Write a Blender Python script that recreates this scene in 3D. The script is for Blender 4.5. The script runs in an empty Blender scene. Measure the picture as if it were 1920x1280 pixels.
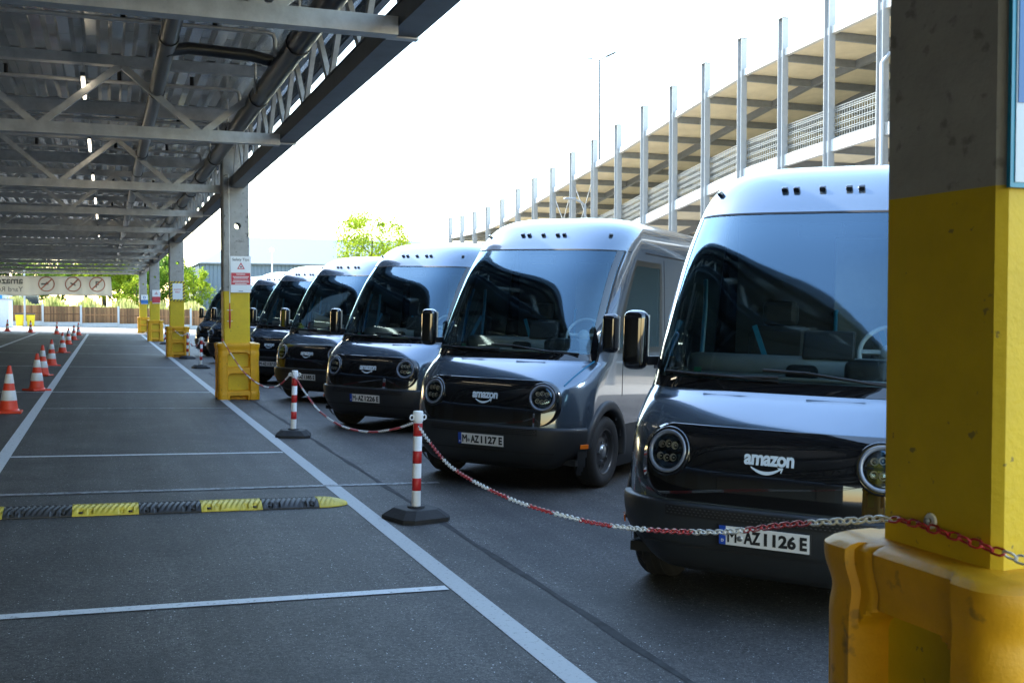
import bpy, bmesh, math, random
from mathutils import Vector, Matrix
random.seed(7)
SC = bpy.context.scene
COL = SC.collection
R = math.radians

# ------------------------------------------------------------------ camera, sky, sun, exposure
PSI = math.atan(760 / 2000); PITCH = math.atan(64.5 / 2000); CAM_H = 1.72
cam = bpy.data.cameras.new('camera'); cam.lens = 37.5; cam.sensor_width = 36
cam.clip_start = 0.05; cam.clip_end = 3000
cam.dof.use_dof = True; cam.dof.focus_distance = 9.5; cam.dof.aperture_fstop = 7.1
camo = bpy.data.objects.new('camera', cam); COL.objects.link(camo)
camo.location = (0, 0, CAM_H); camo.rotation_euler = (math.pi / 2 - PITCH, 0, -PSI)
SC.camera = camo

SUN = Vector((-0.62, 0.95, 1.0)).normalized()
w = bpy.data.worlds.new('World'); SC.world = w; w.use_nodes = True
nt = w.node_tree; bg = nt.nodes['Background']
sky = nt.nodes.new('ShaderNodeTexSky'); sky.sky_type = 'NISHITA'; sky.sun_disc = False
sky.sun_elevation = math.asin(SUN.z); sky.sun_rotation = math.atan2(SUN.x, SUN.y)
sky.air_density = 1.7; sky.dust_density = 0.45; sky.ozone_density = 2.6; sky.altitude = 100
nt.links.new(sky.outputs[0], bg.inputs[0]); bg.inputs[1].default_value = 0.15
sun = bpy.data.lights.new('sun', 'SUN'); sun.energy = 2.6; sun.angle = R(0.53); sun.color = (1.0, 0.94, 0.84)
suno = bpy.data.objects.new('sun', sun); COL.objects.link(suno)
suno.rotation_euler = SUN.to_track_quat('Z', 'Y').to_euler(); suno.location = (-20, 20, 40)
SC.view_settings.view_transform = 'Standard'; SC.view_settings.look = 'None'
SC.view_settings.gamma = 1; SC.view_settings.use_curve_mapping = False
SC.view_settings.exposure = 2.6
SC.cycles.max_bounces = 8; SC.cycles.transparent_max_bounces = 16
SC.cycles.glossy_bounces = 5; SC.cycles.diffuse_bounces = 4
SC.cycles.sample_clamp_indirect = 12
SC.cycles.caustics_reflective = True; SC.cycles.caustics_refractive = False

# ------------------------------------------------------------------ helpers
SLOPE = 0.0305
def gz(x): return -SLOPE * max(-40.0, min(60.0, x))
TILT = Matrix.Rotation(math.atan(SLOPE), 4, 'Y')

class MB:
    def __init__(s): s.v = []; s.f = []; s.sm = []
    def add(s, vs, fs, smooth=False):
        o = len(s.v); s.v += [tuple(p) for p in vs]
        for f in fs: s.f.append(tuple(i + o for i in f)); s.sm.append(smooth)
        return s
    def box(s, c, d, M=None):
        x, y, z = d[0] / 2, d[1] / 2, d[2] / 2
        P = [Vector((a, b, e)) for a in (-x, x) for b in (-y, y) for e in (-z, z)]
        if M is not None: P = [M @ p for p in P]
        P = [p + Vector(c) for p in P]
        return s.add(P, [(0, 1, 3, 2), (4, 6, 7, 5), (0, 4, 5, 1), (2, 3, 7, 6), (0, 2, 6, 4), (1, 5, 7, 3)])
    def hexa(s, P):  # P: bottom 4 (ccw), top 4 (ccw)
        return s.add(P, [(3, 2, 1, 0), (4, 5, 6, 7), (0, 1, 5, 4), (1, 2, 6, 5), (2, 3, 7, 6), (3, 0, 4, 7)])
    def rbox(s, c, d, b, M=None, sm=False, seg=2):  # bevelled box
        x, y, z = d[0] / 2, d[1] / 2, d[2] / 2
        bm = bmesh.new(); bmesh.ops.create_cube(bm, size=1)
        for v in bm.verts: v.co = Vector((v.co.x * d[0], v.co.y * d[1], v.co.z * d[2]))
        bmesh.ops.bevel(bm, geom=bm.edges[:], offset=b, segments=seg, affect='EDGES', profile=0.5)
        bm.verts.ensure_lookup_table()
        P = [(M @ v.co if M is not None else v.co) + Vector(c) for v in bm.verts]
        s.add(P, [tuple(v.index for v in f.verts) for f in bm.faces], sm); bm.free(); return s
    def beam(s, a, b, wd, ht, up=(0, 0, 1)):
        a = Vector(a); b = Vector(b); t = (b - a).normalized(); u = Vector(up)
        if abs(t.dot(u)) > .99: u = Vector((0, 1, 0))
        l = t.cross(u).normalized(); u = l.cross(t)
        P = []
        for p in (a, b):
            P += [p - l * wd / 2 - u * ht / 2, p + l * wd / 2 - u * ht / 2, p + l * wd / 2 + u * ht / 2, p - l * wd / 2 + u * ht / 2]
        return s.add(P, [(0, 1, 2, 3), (7, 6, 5, 4), (0, 4, 5, 1), (1, 5, 6, 2), (2, 6, 7, 3), (3, 7, 4, 0)])
    def tube(s, pts, r, n=8, caps=True, smooth=True):
        pts = [Vector(p) for p in pts]; N = len(pts)
        rs = r if isinstance(r, (list, tuple)) else [r] * N
        vs = []; prev = None
        for i, p in enumerate(pts):
            t = (pts[min(i + 1, N - 1)] - pts[max(i - 1, 0)]).normalized()
            if prev is None:
                ref = Vector((0, 0, 1)) if abs(t.z) < .9 else Vector((1, 0, 0))
                l = t.cross(ref).normalized()
            else:
                l = (prev - t * prev.dot(t)).normalized()
            prev = l; u = l.cross(t)
            for k in range(n):
                a = 2 * math.pi * k / n; vs.append(p + (l * math.cos(a) + u * math.sin(a)) * rs[i])
        fs = [(i * n + k, i * n + (k + 1) % n, (i + 1) * n + (k + 1) % n, (i + 1) * n + k) for i in range(N - 1) for k in range(n)]
        s.add(vs, fs, smooth)
        if caps:
            s.add(vs[:n], [tuple(range(n - 1, -1, -1))]); s.add(vs[-n:], [tuple(range(n))])
        return s
    def lathe(s, prof, n=24, c=(0, 0, 0), axis='Z', smooth=True, sx=1, a0=0, a1=2 * math.pi):
        full = abs(a1 - a0 - 2 * math.pi) < 1e-6; m = n if full else n + 1; vs = []
        for r, h in prof:
            for k in range(m):
                a = a0 + (a1 - a0) * k / n; x, y = r * math.cos(a), r * math.sin(a)
                p = (x, y, h) if axis == 'Z' else ((h * sx, x, y) if axis == 'X' else (x, h * sx, y))
                vs.append(Vector(p) + Vector(c))
        fs = []
        for i in range(len(prof) - 1):
            for k in range(n):
                k2 = (k + 1) % m
                fs.append((i * m + k, i * m + k2, (i + 1) * m + k2, (i + 1) * m + k))
        return s.add(vs, fs, smooth)
    def grid(s, fn, nu, nv, smooth=True, mask=None):
        vs = [fn(i / nu, j / nv) for j in range(nv + 1) for i in range(nu + 1)]
        fs = [(j * (nu + 1) + i, j * (nu + 1) + i + 1, (j + 1) * (nu + 1) + i + 1, (j + 1) * (nu + 1) + i)
              for j in range(nv) for i in range(nu) if mask is None or mask(i, j)]
        return s.add(vs, fs, smooth)
    def prism(s, poly, z0, z1, M=None):
        n = len(poly); P = [Vector((x, y, z0)) for x, y in poly] + [Vector((x, y, z1)) for x, y in poly]
        if M is not None: P = [M @ p for p in P]
        return s.add(P, [tuple(range(n - 1, -1, -1)), tuple(range(n, 2 * n))] + [(i, (i + 1) % n, n + (i + 1) % n, n + i) for i in range(n)])
    def mesh(s, name, m):
        me = bpy.data.meshes.new(name); me.from_pydata(s.v, [], s.f)
        me.polygons.foreach_set('use_smooth', s.sm)
        if m is not None: me.materials.append(m)
        me.update(); return me

def fixn(me):
    bm = bmesh.new(); bm.from_mesh(me); bmesh.ops.recalc_face_normals(bm, faces=bm.faces); bm.to_mesh(me); bm.free(); return me

def put(name, me, parent=None, loc=None, M=None):
    o = bpy.data.objects.new(name, me); COL.objects.link(o)
    if parent is not None: o.parent = parent
    if loc is not None: o.location = loc
    if M is not None: o.matrix_local = M
    return o
def part(name, mb, m, parent, loc=None, fix=True, M=None):
    me = mb.mesh(name, m)
    if fix: fixn(me)
    return put(name, me, parent, loc, M)
def empty(name, loc=(0, 0, 0), rz=0, M=None):
    o = bpy.data.objects.new(name, None); COL.objects.link(o); o.empty_display_size = .2
    if M is not None: o.matrix_world = M
    else: o.location = loc; o.rotation_euler = (0, 0, rz)
    return o
def tag(o, label, cat, group=None, kind=None):
    if label: o['label'] = label
    if cat: o['category'] = cat
    if group: o['group'] = group
    if kind: o['kind'] = kind
    return o
def thing(name, label, cat, loc=(0, 0, 0), rz=0, group=None, M=None):
    return tag(empty(name, loc, rz, M), label, cat, group)
def struct(name, mb, m, label=None):
    o = put(name, mb.mesh(name, m)); o['kind'] = 'structure'
    if label: o['label'] = label
    return o
CH = {}
def kids(o):
    if not CH:
        for x in bpy.data.objects:
            if x.parent: CH.setdefault(x.parent.name, []).append(x)
    return CH.get(o.name, [])
def copy_tree(o, parent=None, skip=()):
    c = o.copy(); COL.objects.link(c)
    if parent is not None: c.parent = parent
    for ch in [x for x in bpy.data.objects if x.parent == o]:
        if ch.name.split('.')[0] in skip: continue
        copy_tree(ch, c)
    return c

# ------------------------------------------------------------------ materials
def newmat(name):
    m = bpy.data.materials.new(name); m.use_nodes = True
    return m, m.node_tree, m.node_tree.nodes['Principled BSDF']
def mat(name, col, rough=.6, metal=0.0, var=.0, vscale=6.0, bump=0.0, bscale=60.0, coat=0.0, spec=.5, rvar=0.0, stretch=None, dirt=None, dlo=.58, dhi=.72, damt=.6):
    m, t, b = newmat(name); N = t.nodes; L = t.links
    b.inputs['Base Color'].default_value = (*col, 1); b.inputs['Roughness'].default_value = rough
    b.inputs['Metallic'].default_value = metal; b.inputs['Specular IOR Level'].default_value = spec
    b.inputs['Coat Weight'].default_value = coat; b.inputs['Coat Roughness'].default_value = .03
    tc = N.new('ShaderNodeTexCoord'); src = tc.outputs['Object']
    if stretch:
        mp = N.new('ShaderNodeMapping'); mp.inputs['Scale'].default_value = stretch; L.new(src, mp.inputs['Vector']); src = mp.outputs[0]
    if var or rvar:
        n = N.new('ShaderNodeTexNoise'); n.inputs['Scale'].default_value = vscale; n.inputs['Detail'].default_value = 6
        n.inputs['Roughness'].default_value = .65
        L.new(src, n.inputs['Vector'])
        mr = N.new('ShaderNodeMapRange'); mr.inputs[1].default_value = .3; mr.inputs[2].default_value = .7
        mr.inputs[3].default_value = 1 - var; mr.inputs[4].default_value = 1 + var
        L.new(n.outputs[0], mr.inputs[0])
        h = N.new('ShaderNodeVectorMath'); h.operation = 'SCALE'; h.inputs[0].default_value = col
        L.new(mr.outputs[0], h.inputs['Scale'])
        out = h.outputs[0]
        if dirt:
            n2 = N.new('ShaderNodeTexNoise'); n2.inputs['Scale'].default_value = vscale * 3.1; n2.inputs['Detail'].default_value = 8
            L.new(src, n2.inputs['Vector'])
            r2 = N.new('ShaderNodeMapRange'); r2.inputs[1].default_value = dlo; r2.inputs[2].default_value = dhi; L.new(n2.outputs[0], r2.inputs[0])
            r3 = N.new('ShaderNodeMath'); r3.operation = 'MULTIPLY'; r3.inputs[1].default_value = damt; L.new(r2.outputs[0], r3.inputs[0])
            mx = N.new('ShaderNodeMix'); mx.data_type = 'RGBA'; L.new(r3.outputs[0], mx.inputs[0]); L.new(out, mx.inputs[6]); mx.inputs[7].default_value = (*dirt, 1)
            out = mx.outputs[2]
        L.new(out, b.inputs['Base Color'])
        if rvar:
            mr2 = N.new('ShaderNodeMapRange'); mr2.inputs[1].default_value = .3; mr2.inputs[2].default_value = .7
            mr2.inputs[3].default_value = max(0, rough - rvar); mr2.inputs[4].default_value = min(1, rough + rvar)
            L.new(n.outputs[0], mr2.inputs[0]); L.new(mr2.outputs[0], b.inputs['Roughness'])
    if bump:
        n = N.new('ShaderNodeTexNoise'); n.inputs['Scale'].default_value = bscale; n.inputs['Detail'].default_value = 4; L.new(src, n.inputs['Vector'])
        bp = N.new('ShaderNodeBump'); bp.inputs['Strength'].default_value = bump; bp.inputs['Distance'].default_value = .01
        L.new(n.outputs[0], bp.inputs['Height']); L.new(bp.outputs[0], b.inputs['Normal'])
    return m

def asphalt_nodes(t, base=(.060, .056, .053)):
    N = t.nodes; L = t.links
    tc = N.new('ShaderNodeTexCoord'); src = tc.outputs['Object']
    fine = N.new('ShaderNodeTexNoise'); fine.inputs['Scale'].default_value = 130; fine.inputs['Detail'].default_value = 3; L.new(src, fine.inputs['Vector'])
    mid = N.new('ShaderNodeTexNoise'); mid.inputs['Scale'].default_value = 1.1; mid.inputs['Detail'].default_value = 7; mid.inputs['Roughness'].default_value = .6; L.new(src, mid.inputs['Vector'])
    f1 = N.new('ShaderNodeMapRange'); f1.inputs[1].default_value = .32; f1.inputs[2].default_value = .7; f1.inputs[3].default_value = .35; f1.inputs[4].default_value = 1.75; L.new(fine.outputs[0], f1.inputs[0])
    f2 = N.new('ShaderNodeMapRange'); f2.inputs[1].default_value = .3; f2.inputs[2].default_value = .7; f2.inputs[3].default_value = .72; f2.inputs[4].default_value = 1.3; L.new(mid.outputs[0], f2.inputs[0])
    g2 = N.new('ShaderNodeTexNoise'); g2.inputs['Scale'].default_value = 42; g2.inputs['Detail'].default_value = 2; L.new(src, g2.inputs['Vector'])
    f3 = N.new('ShaderNodeMapRange'); f3.inputs[1].default_value = .33; f3.inputs[2].default_value = .67; f3.inputs[3].default_value = .6; f3.inputs[4].default_value = 1.4; L.new(g2.outputs[0], f3.inputs[0])
    mq = N.new('ShaderNodeMath'); mq.operation = 'MULTIPLY'; L.new(f1.outputs[0], mq.inputs[0]); L.new(f3.outputs[0], mq.inputs[1])
    mu = N.new('ShaderNodeMath'); mu.operation = 'MULTIPLY'; L.new(mq.outputs[0], mu.inputs[0]); L.new(f2.outputs[0], mu.inputs[1])
    sc = N.new('ShaderNodeVectorMath'); sc.operation = 'SCALE'; sc.inputs[0].default_value = base; L.new(mu.outputs[0], sc.inputs['Scale'])
    # pale stones in the mix
    vo = N.new('ShaderNodeTexVoronoi'); vo.inputs['Scale'].default_value = 85; L.new(src, vo.inputs['Vector'])
    sep = N.new('ShaderNodeSeparateColor'); L.new(vo.outputs['Color'], sep.inputs[0])
    a = N.new('ShaderNodeMath'); a.operation = 'GREATER_THAN'; a.inputs[1].default_value = .88; L.new(sep.outputs[0], a.inputs[0])
    d = N.new('ShaderNodeMath'); d.operation = 'LESS_THAN'; d.inputs[1].default_value = .24; L.new(vo.outputs['Distance'], d.inputs[0])
    ad = N.new('ShaderNodeMath'); ad.operation = 'MULTIPLY'; L.new(a.outputs[0], ad.inputs[0]); L.new(d.outputs[0], ad.inputs[1])
    mx = N.new('ShaderNodeMix'); mx.data_type = 'RGBA'; L.new(ad.outputs[0], mx.inputs[0]); L.new(sc.outputs[0], mx.inputs[6]); mx.inputs[7].default_value = (.34, .35, .36, 1)
    v2 = N.new('ShaderNodeTexVoronoi'); v2.inputs['Scale'].default_value = 48; L.new(src, v2.inputs['Vector'])
    s2 = N.new('ShaderNodeSeparateColor'); L.new(v2.outputs['Color'], s2.inputs[0])
    a2 = N.new('ShaderNodeMath'); a2.operation = 'GREATER_THAN'; a2.inputs[1].default_value = .955; L.new(s2.outputs[1], a2.inputs[0])
    d2 = N.new('ShaderNodeMath'); d2.operation = 'LESS_THAN'; d2.inputs[1].default_value = .22; L.new(v2.outputs['Distance'], d2.inputs[0])
    e2 = N.new('ShaderNodeMath'); e2.operation = 'MULTIPLY'; L.new(a2.outputs[0], e2.inputs[0]); L.new(d2.outputs[0], e2.inputs[1])
    x2 = N.new('ShaderNodeMix'); x2.data_type = 'RGBA'; L.new(e2.outputs[0], x2.inputs[0]); L.new(mx.outputs[2], x2.inputs[6]); x2.inputs[7].default_value = (.5, .51, .52, 1)
    mp = N.new('ShaderNodeMapping'); mp.inputs['Scale'].default_value = (2.2, .09, 1); L.new(src, mp.inputs['Vector'])
    tn = N.new('ShaderNodeTexNoise'); tn.inputs['Scale'].default_value = 1.4; tn.inputs['Detail'].default_value = 6; tn.inputs['Roughness'].default_value = .6; L.new(mp.outputs[0], tn.inputs['Vector'])
    tr_ = N.new('ShaderNodeMapRange'); tr_.inputs[1].default_value = .35; tr_.inputs[2].default_value = .68; tr_.inputs[3].default_value = .78; tr_.inputs[4].default_value = 1.28; L.new(tn.outputs[0], tr_.inputs[0])
    x3 = N.new('ShaderNodeVectorMath'); x3.operation = 'SCALE'; L.new(x2.outputs[2], x3.inputs[0]); L.new(tr_.outputs[0], x3.inputs['Scale'])
    class _o: outputs = [0, 0, x3.outputs[0]]
    mx = _o
    sn = N.new('ShaderNodeTexNoise'); sn.inputs['Scale'].default_value = .55; sn.inputs['Detail'].default_value = 9; sn.inputs['Roughness'].default_value = .7; sn.inputs['Distortion'].default_value = .6; L.new(src, sn.inputs['Vector'])
    sr = N.new('ShaderNodeMapRange'); sr.inputs[1].default_value = .50; sr.inputs[2].default_value = .70; sr.inputs[4].default_value = .75; L.new(sn.outputs[0], sr.inputs[0])
    m2 = N.new('ShaderNodeMix'); m2.data_type = 'RGBA'; L.new(sr.outputs[0], m2.inputs[0]); L.new(mx.outputs[2], m2.inputs[6]); m2.inputs[7].default_value = (.024, .024, .025, 1)
    mx = m2
    bp = N.new('ShaderNodeBump'); bp.inputs['Strength'].default_value = .5; bp.inputs['Distance'].default_value = .004; L.new(fine.outputs[0], bp.inputs['Height'])
    return src, mx.outputs[2], bp.outputs[0], mid.outputs[0]
def asphalt_mat():
    m, t, b = newmat('asphalt'); src, c, n, md = asphalt_nodes(t)
    t.links.new(c, b.inputs['Base Color']); t.links.new(n, b.inputs['Normal']); b.inputs['Roughness'].default_value = .72
    b.inputs['Specular IOR Level'].default_value = .4
    return m
def paint_line_mat(name, col=(.62, .63, .64), thr=.56, soft=.1, scale=26):
    m, t, b = newmat(name); N = t.nodes; L = t.links
    src, c, n, md = asphalt_nodes(t)
    wn = N.new('ShaderNodeTexNoise'); wn.inputs['Scale'].default_value = scale; wn.inputs['Detail'].default_value = 7; wn.inputs['Roughness'].default_value = .75; L.new(src, wn.inputs['Vector'])
    mr = N.new('ShaderNodeMapRange'); mr.inputs[1].default_value = thr; mr.inputs[2].default_value = thr + soft; L.new(wn.outputs[0], mr.inputs[0])
    mx = N.new('ShaderNodeMix'); mx.data_type = 'RGBA'; L.new(mr.outputs[0], mx.inputs[0]); mx.inputs[6].default_value = (*col, 1); L.new(c, mx.inputs[7])
    L.new(mx.outputs[2], b.inputs['Base Color']); L.new(n, b.inputs['Normal']); b.inputs['Roughness'].default_value = .7
    return m
def glass_mat(name, tint, boost=1.0, rough=0.05, dark=None):
    m, t, b = newmat(name); N = t.nodes; L = t.links; N.remove(b)
    out = [x for x in N if x.type == 'OUTPUT_MATERIAL'][0]
    tr = N.new('ShaderNodeBsdfTransparent'); tr.inputs[0].default_value = (*tint, 1)
    gl = N.new('ShaderNodeBsdfGlossy'); gl.inputs['Roughness'].default_value = rough; gl.inputs[0].default_value = (.52, .79, 1, 1)
    fr = N.new('ShaderNodeFresnel'); fr.inputs[0].default_value = 1.62
    # two faces of a pane reflect about twice
    mu = N.new('ShaderNodeMath'); mu.operation = 'MULTIPLY'; mu.inputs[1].default_value = boost; mu.use_clamp = True; L.new(fr.outputs[0], mu.inputs[0])
    mx = N.new('ShaderNodeMixShader'); L.new(mu.outputs[0], mx.inputs[0]); L.new(tr.outputs[0], mx.inputs[1]); L.new(gl.outputs[0], mx.inputs[2])
    L.new(mx.outputs[0], out.inputs[0]); return m
def leaf_mat(name, c1, c2):
    m, t, b = newmat(name); N = t.nodes; L = t.links; N.remove(b)
    out = [x for x in N if x.type == 'OUTPUT_MATERIAL'][0]
    tc = N.new('ShaderNodeTexCoord'); n = N.new('ShaderNodeTexNoise'); n.inputs['Scale'].default_value = .9; n.inputs['Detail'].default_value = 5; L.new(tc.outputs['Object'], n.inputs['Vector'])
    cr = N.new('ShaderNodeMapRange'); cr.inputs[1].default_value = .35; cr.inputs[2].default_value = .65; L.new(n.outputs[0], cr.inputs[0])
    mx = N.new('ShaderNodeMix'); mx.data_type = 'RGBA'; L.new(cr.outputs[0], mx.inputs[0]); mx.inputs[6].default_value = (*c1, 1); mx.inputs[7].default_value = (*c2, 1)
    ge = N.new('ShaderNodeNewGeometry'); rr = N.new('ShaderNodeMapRange'); rr.inputs[3].default_value = .45; rr.inputs[4].default_value = 1.35; L.new(ge.outputs['Random Per Island'], rr.inputs[0])
    vs = N.new('ShaderNodeVectorMath'); vs.operation = 'SCALE'; L.new(mx.outputs[2], vs.inputs[0]); L.new(rr.outputs[0], vs.inputs['Scale'])
    class _c: outputs = [0, 0, vs.outputs[0]]
    if 'cloth' not in name: mx = _c
    d = N.new('ShaderNodeBsdfDiffuse'); tl = N.new('ShaderNodeBsdfTranslucent')
    L.new(mx.outputs[2], d.inputs[0]); L.new(mx.outputs[2], tl.inputs[0])
    ms = N.new('ShaderNodeMixShader'); ms.inputs[0].default_value = .55; L.new(d.outputs[0], ms.inputs[1]); L.new(tl.outputs[0], ms.inputs[2])
    L.new(ms.outputs[0], out.inputs[0]); return m
def emit_mat(name, col, s):
    m, t, b = newmat(name); b.inputs['Base Color'].default_value = (.8, .8, .8, 1)
    b.inputs['Emission Color'].default_value = (*col, 1); b.inputs['Emission Strength'].default_value = s; return m

M = {}
M['asphalt'] = asphalt_mat()
M['line'] = paint_line_mat('road_paint')
M['line_worn'] = paint_line_mat('worn_road_paint', (.3, .31, .32), .46, .14, 18)
M['line_wide'] = paint_line_mat('scuffed_road_paint', (.44, .45, .45), .56, .14, 34)
M['tar'] = mat('tar_joint', (.034, .034, .036), .95, var=.5, vscale=9)
M['pale_road'] = mat('brightened_ground', (.42, .40, .36), .85, var=.12, vscale=2.0)
M['steel'] = mat('galvanised_steel', (.60, .60, .59), .45, .35, var=.22, vscale=5, rvar=.12)
M['deck'] = mat('galvanised_roof_sheet', (.74, .73, .71), .20, .8, var=.05, vscale=1.0, stretch=(3, .05, 3))
M['dark_steel'] = mat('dark_steel', (.11, .125, .145), .5, .3, var=.15, vscale=4)
M['pipe'] = mat('dark_pipe', (.035, .035, .038), .32, .1, var=.25, vscale=5)
M['pipe_thin'] = mat('steel_pipe', (.62, .62, .62), .35, .4, var=.2)
M['concrete'] = mat('column_concrete', (.33, .325, .31), .85, var=.13, vscale=5, bump=.25, bscale=70, dirt=(.13, .125, .12), dlo=.60, dhi=.68)
M['yellow'] = mat('column_yellow_paint', (.60, .41, .004), .55, var=.08, vscale=7, bump=.2, bscale=50, dirt=(.10, .085, .04), dlo=.675, dhi=.70, damt=.7)
M['guard'] = mat('yellow_plastic_guard', (.70, .34, .004), .5, var=.14, vscale=4, bump=.15, bscale=90, dirt=(.13, .08, .02), dlo=.63, dhi=.70, damt=.55)
M['white'] = mat('white_paint', (.74, .75, .76), .5, var=.05)
M['post_white'] = mat('white_post', (.78, .78, .78), .4, var=.06)
M['red'] = mat('red_band', (.50, .02, .02), .42, var=.12, vscale=12)
M['rubber'] = mat('black_rubber', (.018, .018, .019), .75, var=.3, vscale=9, bump=.2, bscale=60)
M['bump_black'] = mat('bump_black_rubber', (.028, .029, .032), .6, var=.3, vscale=8, bump=.2, bscale=80)
M['bump_yellow'] = mat('bump_yellow', (.55, .43, .05), .6, var=.22, vscale=9, bump=.2, bscale=80, dirt=(.25, .21, .08))
M['chain_white'] = mat('white_chain', (.70, .70, .68), .38, var=.1, vscale=30)
M['chain_red'] = mat('red_chain', (.42, .02, .025), .36, var=.12, vscale=30)
M['cone'] = mat('cone_orange_red', (.72, .055, .02), .45, var=.1, vscale=10)
M['cone_white'] = mat('cone_reflective_band', (.72, .74, .78), .4, var=.06)
M['van'] = mat('van_paint', (.112, .150, .195), .17, 0.62, coat=1.0, spec=.5, var=.07, vscale=2.5, rvar=.03)
M['van'].node_tree.nodes['Principled BSDF'].inputs['Coat IOR'].default_value = 1.75
M['clad'] = mat('van_cladding', (.020, .022, .025), .48, var=.08, vscale=20)
M['gloss_black'] = mat('gloss_black', (.006, .006, .007), .03, coat=1.0)
M['matte_black'] = mat('matte_black', (.009, .009, .01), .6)
M['glass'] = glass_mat('windshield_glass', (.80, .92, .92), 2.0)
M['side_glass'] = glass_mat('side_glass', (.66, .78, .78), 1.7)
M['tyre'] = mat('tyre_rubber', (.016, .016, .017), .72, var=.15, vscale=20)
M['rim'] = mat('steel_rim', (.07, .07, .075), .35, .5)
M['hub'] = mat('hub_cap', (.35, .36, .37), .3, .8)
M['lamp_ring'] = mat('lamp_ring', (.17, .19, .24), .18, 0, coat=.6)
M['chrome'] = mat('lamp_reflector', (.85, .82, .72), .35, .45)
M['bowl'] = mat('lamp_bowl', (.16, .16, .17), .3, .8, var=.5, vscale=40)
M['lamp_glass'] = glass_mat('lamp_glass', (.9, .92, .95), 1.6)
M['plate'] = mat('plate_white', (.72, .71, .70), .4)
M['plate_blue'] = mat('plate_blue', (.01, .06, .38), .4)
M['ink'] = mat('black_ink', (.012, .012, .013), .5)
M['logo'] = mat('pale_logo', (.62, .70, .78), .4)
M['amber'] = mat('amber_lens', (.75, .16, .01), .2, coat=.6)
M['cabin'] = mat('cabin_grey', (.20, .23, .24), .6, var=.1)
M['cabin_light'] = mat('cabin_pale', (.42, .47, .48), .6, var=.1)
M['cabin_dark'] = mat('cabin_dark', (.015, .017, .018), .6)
M['cyan'] = mat('cyan_trim_and_reflection', (.012, .16, .28), .4)
M['sticker_green'] = mat('green_sticker', (.02, .35, .20), .5)
M['garage_steel'] = mat('garage_white_steel', (.29, .305, .32), .45, .1, var=.06)
M['garage_beam'] = mat('garage_beam', (.22, .235, .25), .5, .3, var=.1)
M['soffit'] = mat('garage_soffit', (.68, .60, .44), .7, var=.12, vscale=1.2)
M['slab_edge'] = mat('garage_slab_edge', (.52, .52, .51), .7, var=.06)
M['mesh'] = mat('galvanised_mesh', (.27, .285, .295), .45, .3)
M['hall_wall'] = mat('hall_wall', (.13, .17, .22), .55, .1, var=.06)
M['hall_roof'] = mat('hall_roof', (.15, .168, .185), .5, .1, var=.05)
M['wood'] = mat('fence_wood', (.21, .105, .045), .85, var=.45, vscale=3, stretch=(9, 9, .6))
def tint_each(m, amt):   # every board a shade of its own
    t = m.node_tree; b_ = t.nodes['Principled BSDF']; l_ = b_.inputs['Base Color'].links[0]; src = l_.from_socket
    oi = t.nodes.new('ShaderNodeObjectInfo'); mr = t.nodes.new('ShaderNodeMapRange'); mr.inputs[3].default_value = 1 - amt; mr.inputs[4].default_value = 1 + amt
    t.links.new(oi.outputs['Random'], mr.inputs[0]); v_ = t.nodes.new('ShaderNodeVectorMath'); v_.operation = 'SCALE'; t.links.new(src, v_.inputs[0]); t.links.new(mr.outputs[0], v_.inputs['Scale']); t.links.new(v_.outputs[0], b_.inputs['Base Color'])
tint_each(M['wood'], .5)
M['post_concrete'] = mat('post_concrete', (.46, .46, .45), .85, var=.08)
M['bark'] = mat('bark', (.07, .055, .04), .9, var=.3, vscale=8)
M['leaf_a'] = leaf_mat('leaf_yellow_green', (.24, .34, .03), (.38, .44, .04))
M['leaf_b'] = leaf_mat('leaf_mid_green', (.14, .25, .03), (.25, .35, .04))
M['leaf_c'] = leaf_mat('leaf_dark_green', (.07, .15, .03), (.14, .24, .04))
M['grass'] = leaf_mat('dry_grass', (.42, .40, .18), (.30, .36, .10))
M['sign_white'] = mat('sign_white', (.70, .73, .76), .4)
M['sign_red'] = mat('sign_red', (.50, .02, .045), .4)
M['sign_blue'] = mat('sign_blue', (.005, .13, .42), .4)
M['sign_pale'] = mat('sign_pale_blue', (.52, .62, .74), .4)
M['sign_frame'] = mat('sign_frame_blue', (.01, .25, .42), .4)
M['sign_grey'] = mat('sign_lettering_grey', (.12, .14, .17), .5)
M['tape_yellow'] = mat('tape_yellow', (.66, .52, .01), .45)
M['banner'] = leaf_mat('banner_cloth', (.80, .77, .70), (.74, .71, .65))
M['banner_grey'] = mat('banner_grey_print', (.16, .17, .16), .8)
M['banner_red'] = mat('banner_red_print', (.55, .20, .13), .8)
M['lamp_on'] = emit_mat('lit_tube', (1.0, .86, .62), 2.2)
M['bin_yellow'] = mat('bin_yellow', (.66, .50, .01), .5)
M['truck_white'] = mat('truck_white', (.72, .74, .75), .35, coat=.4)
M['truck_blue'] = mat('truck_blue', (.02, .26, .55), .4)
M['dark_glass'] = mat('dark_glass', (.02, .03, .04), .08, coat=.6)
M['shed'] = mat('shed_panel', (.62, .64, .66), .55, var=.05)
M['grey_metal'] = mat('grey_metal', (.34, .36, .38), .45, .4)

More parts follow.
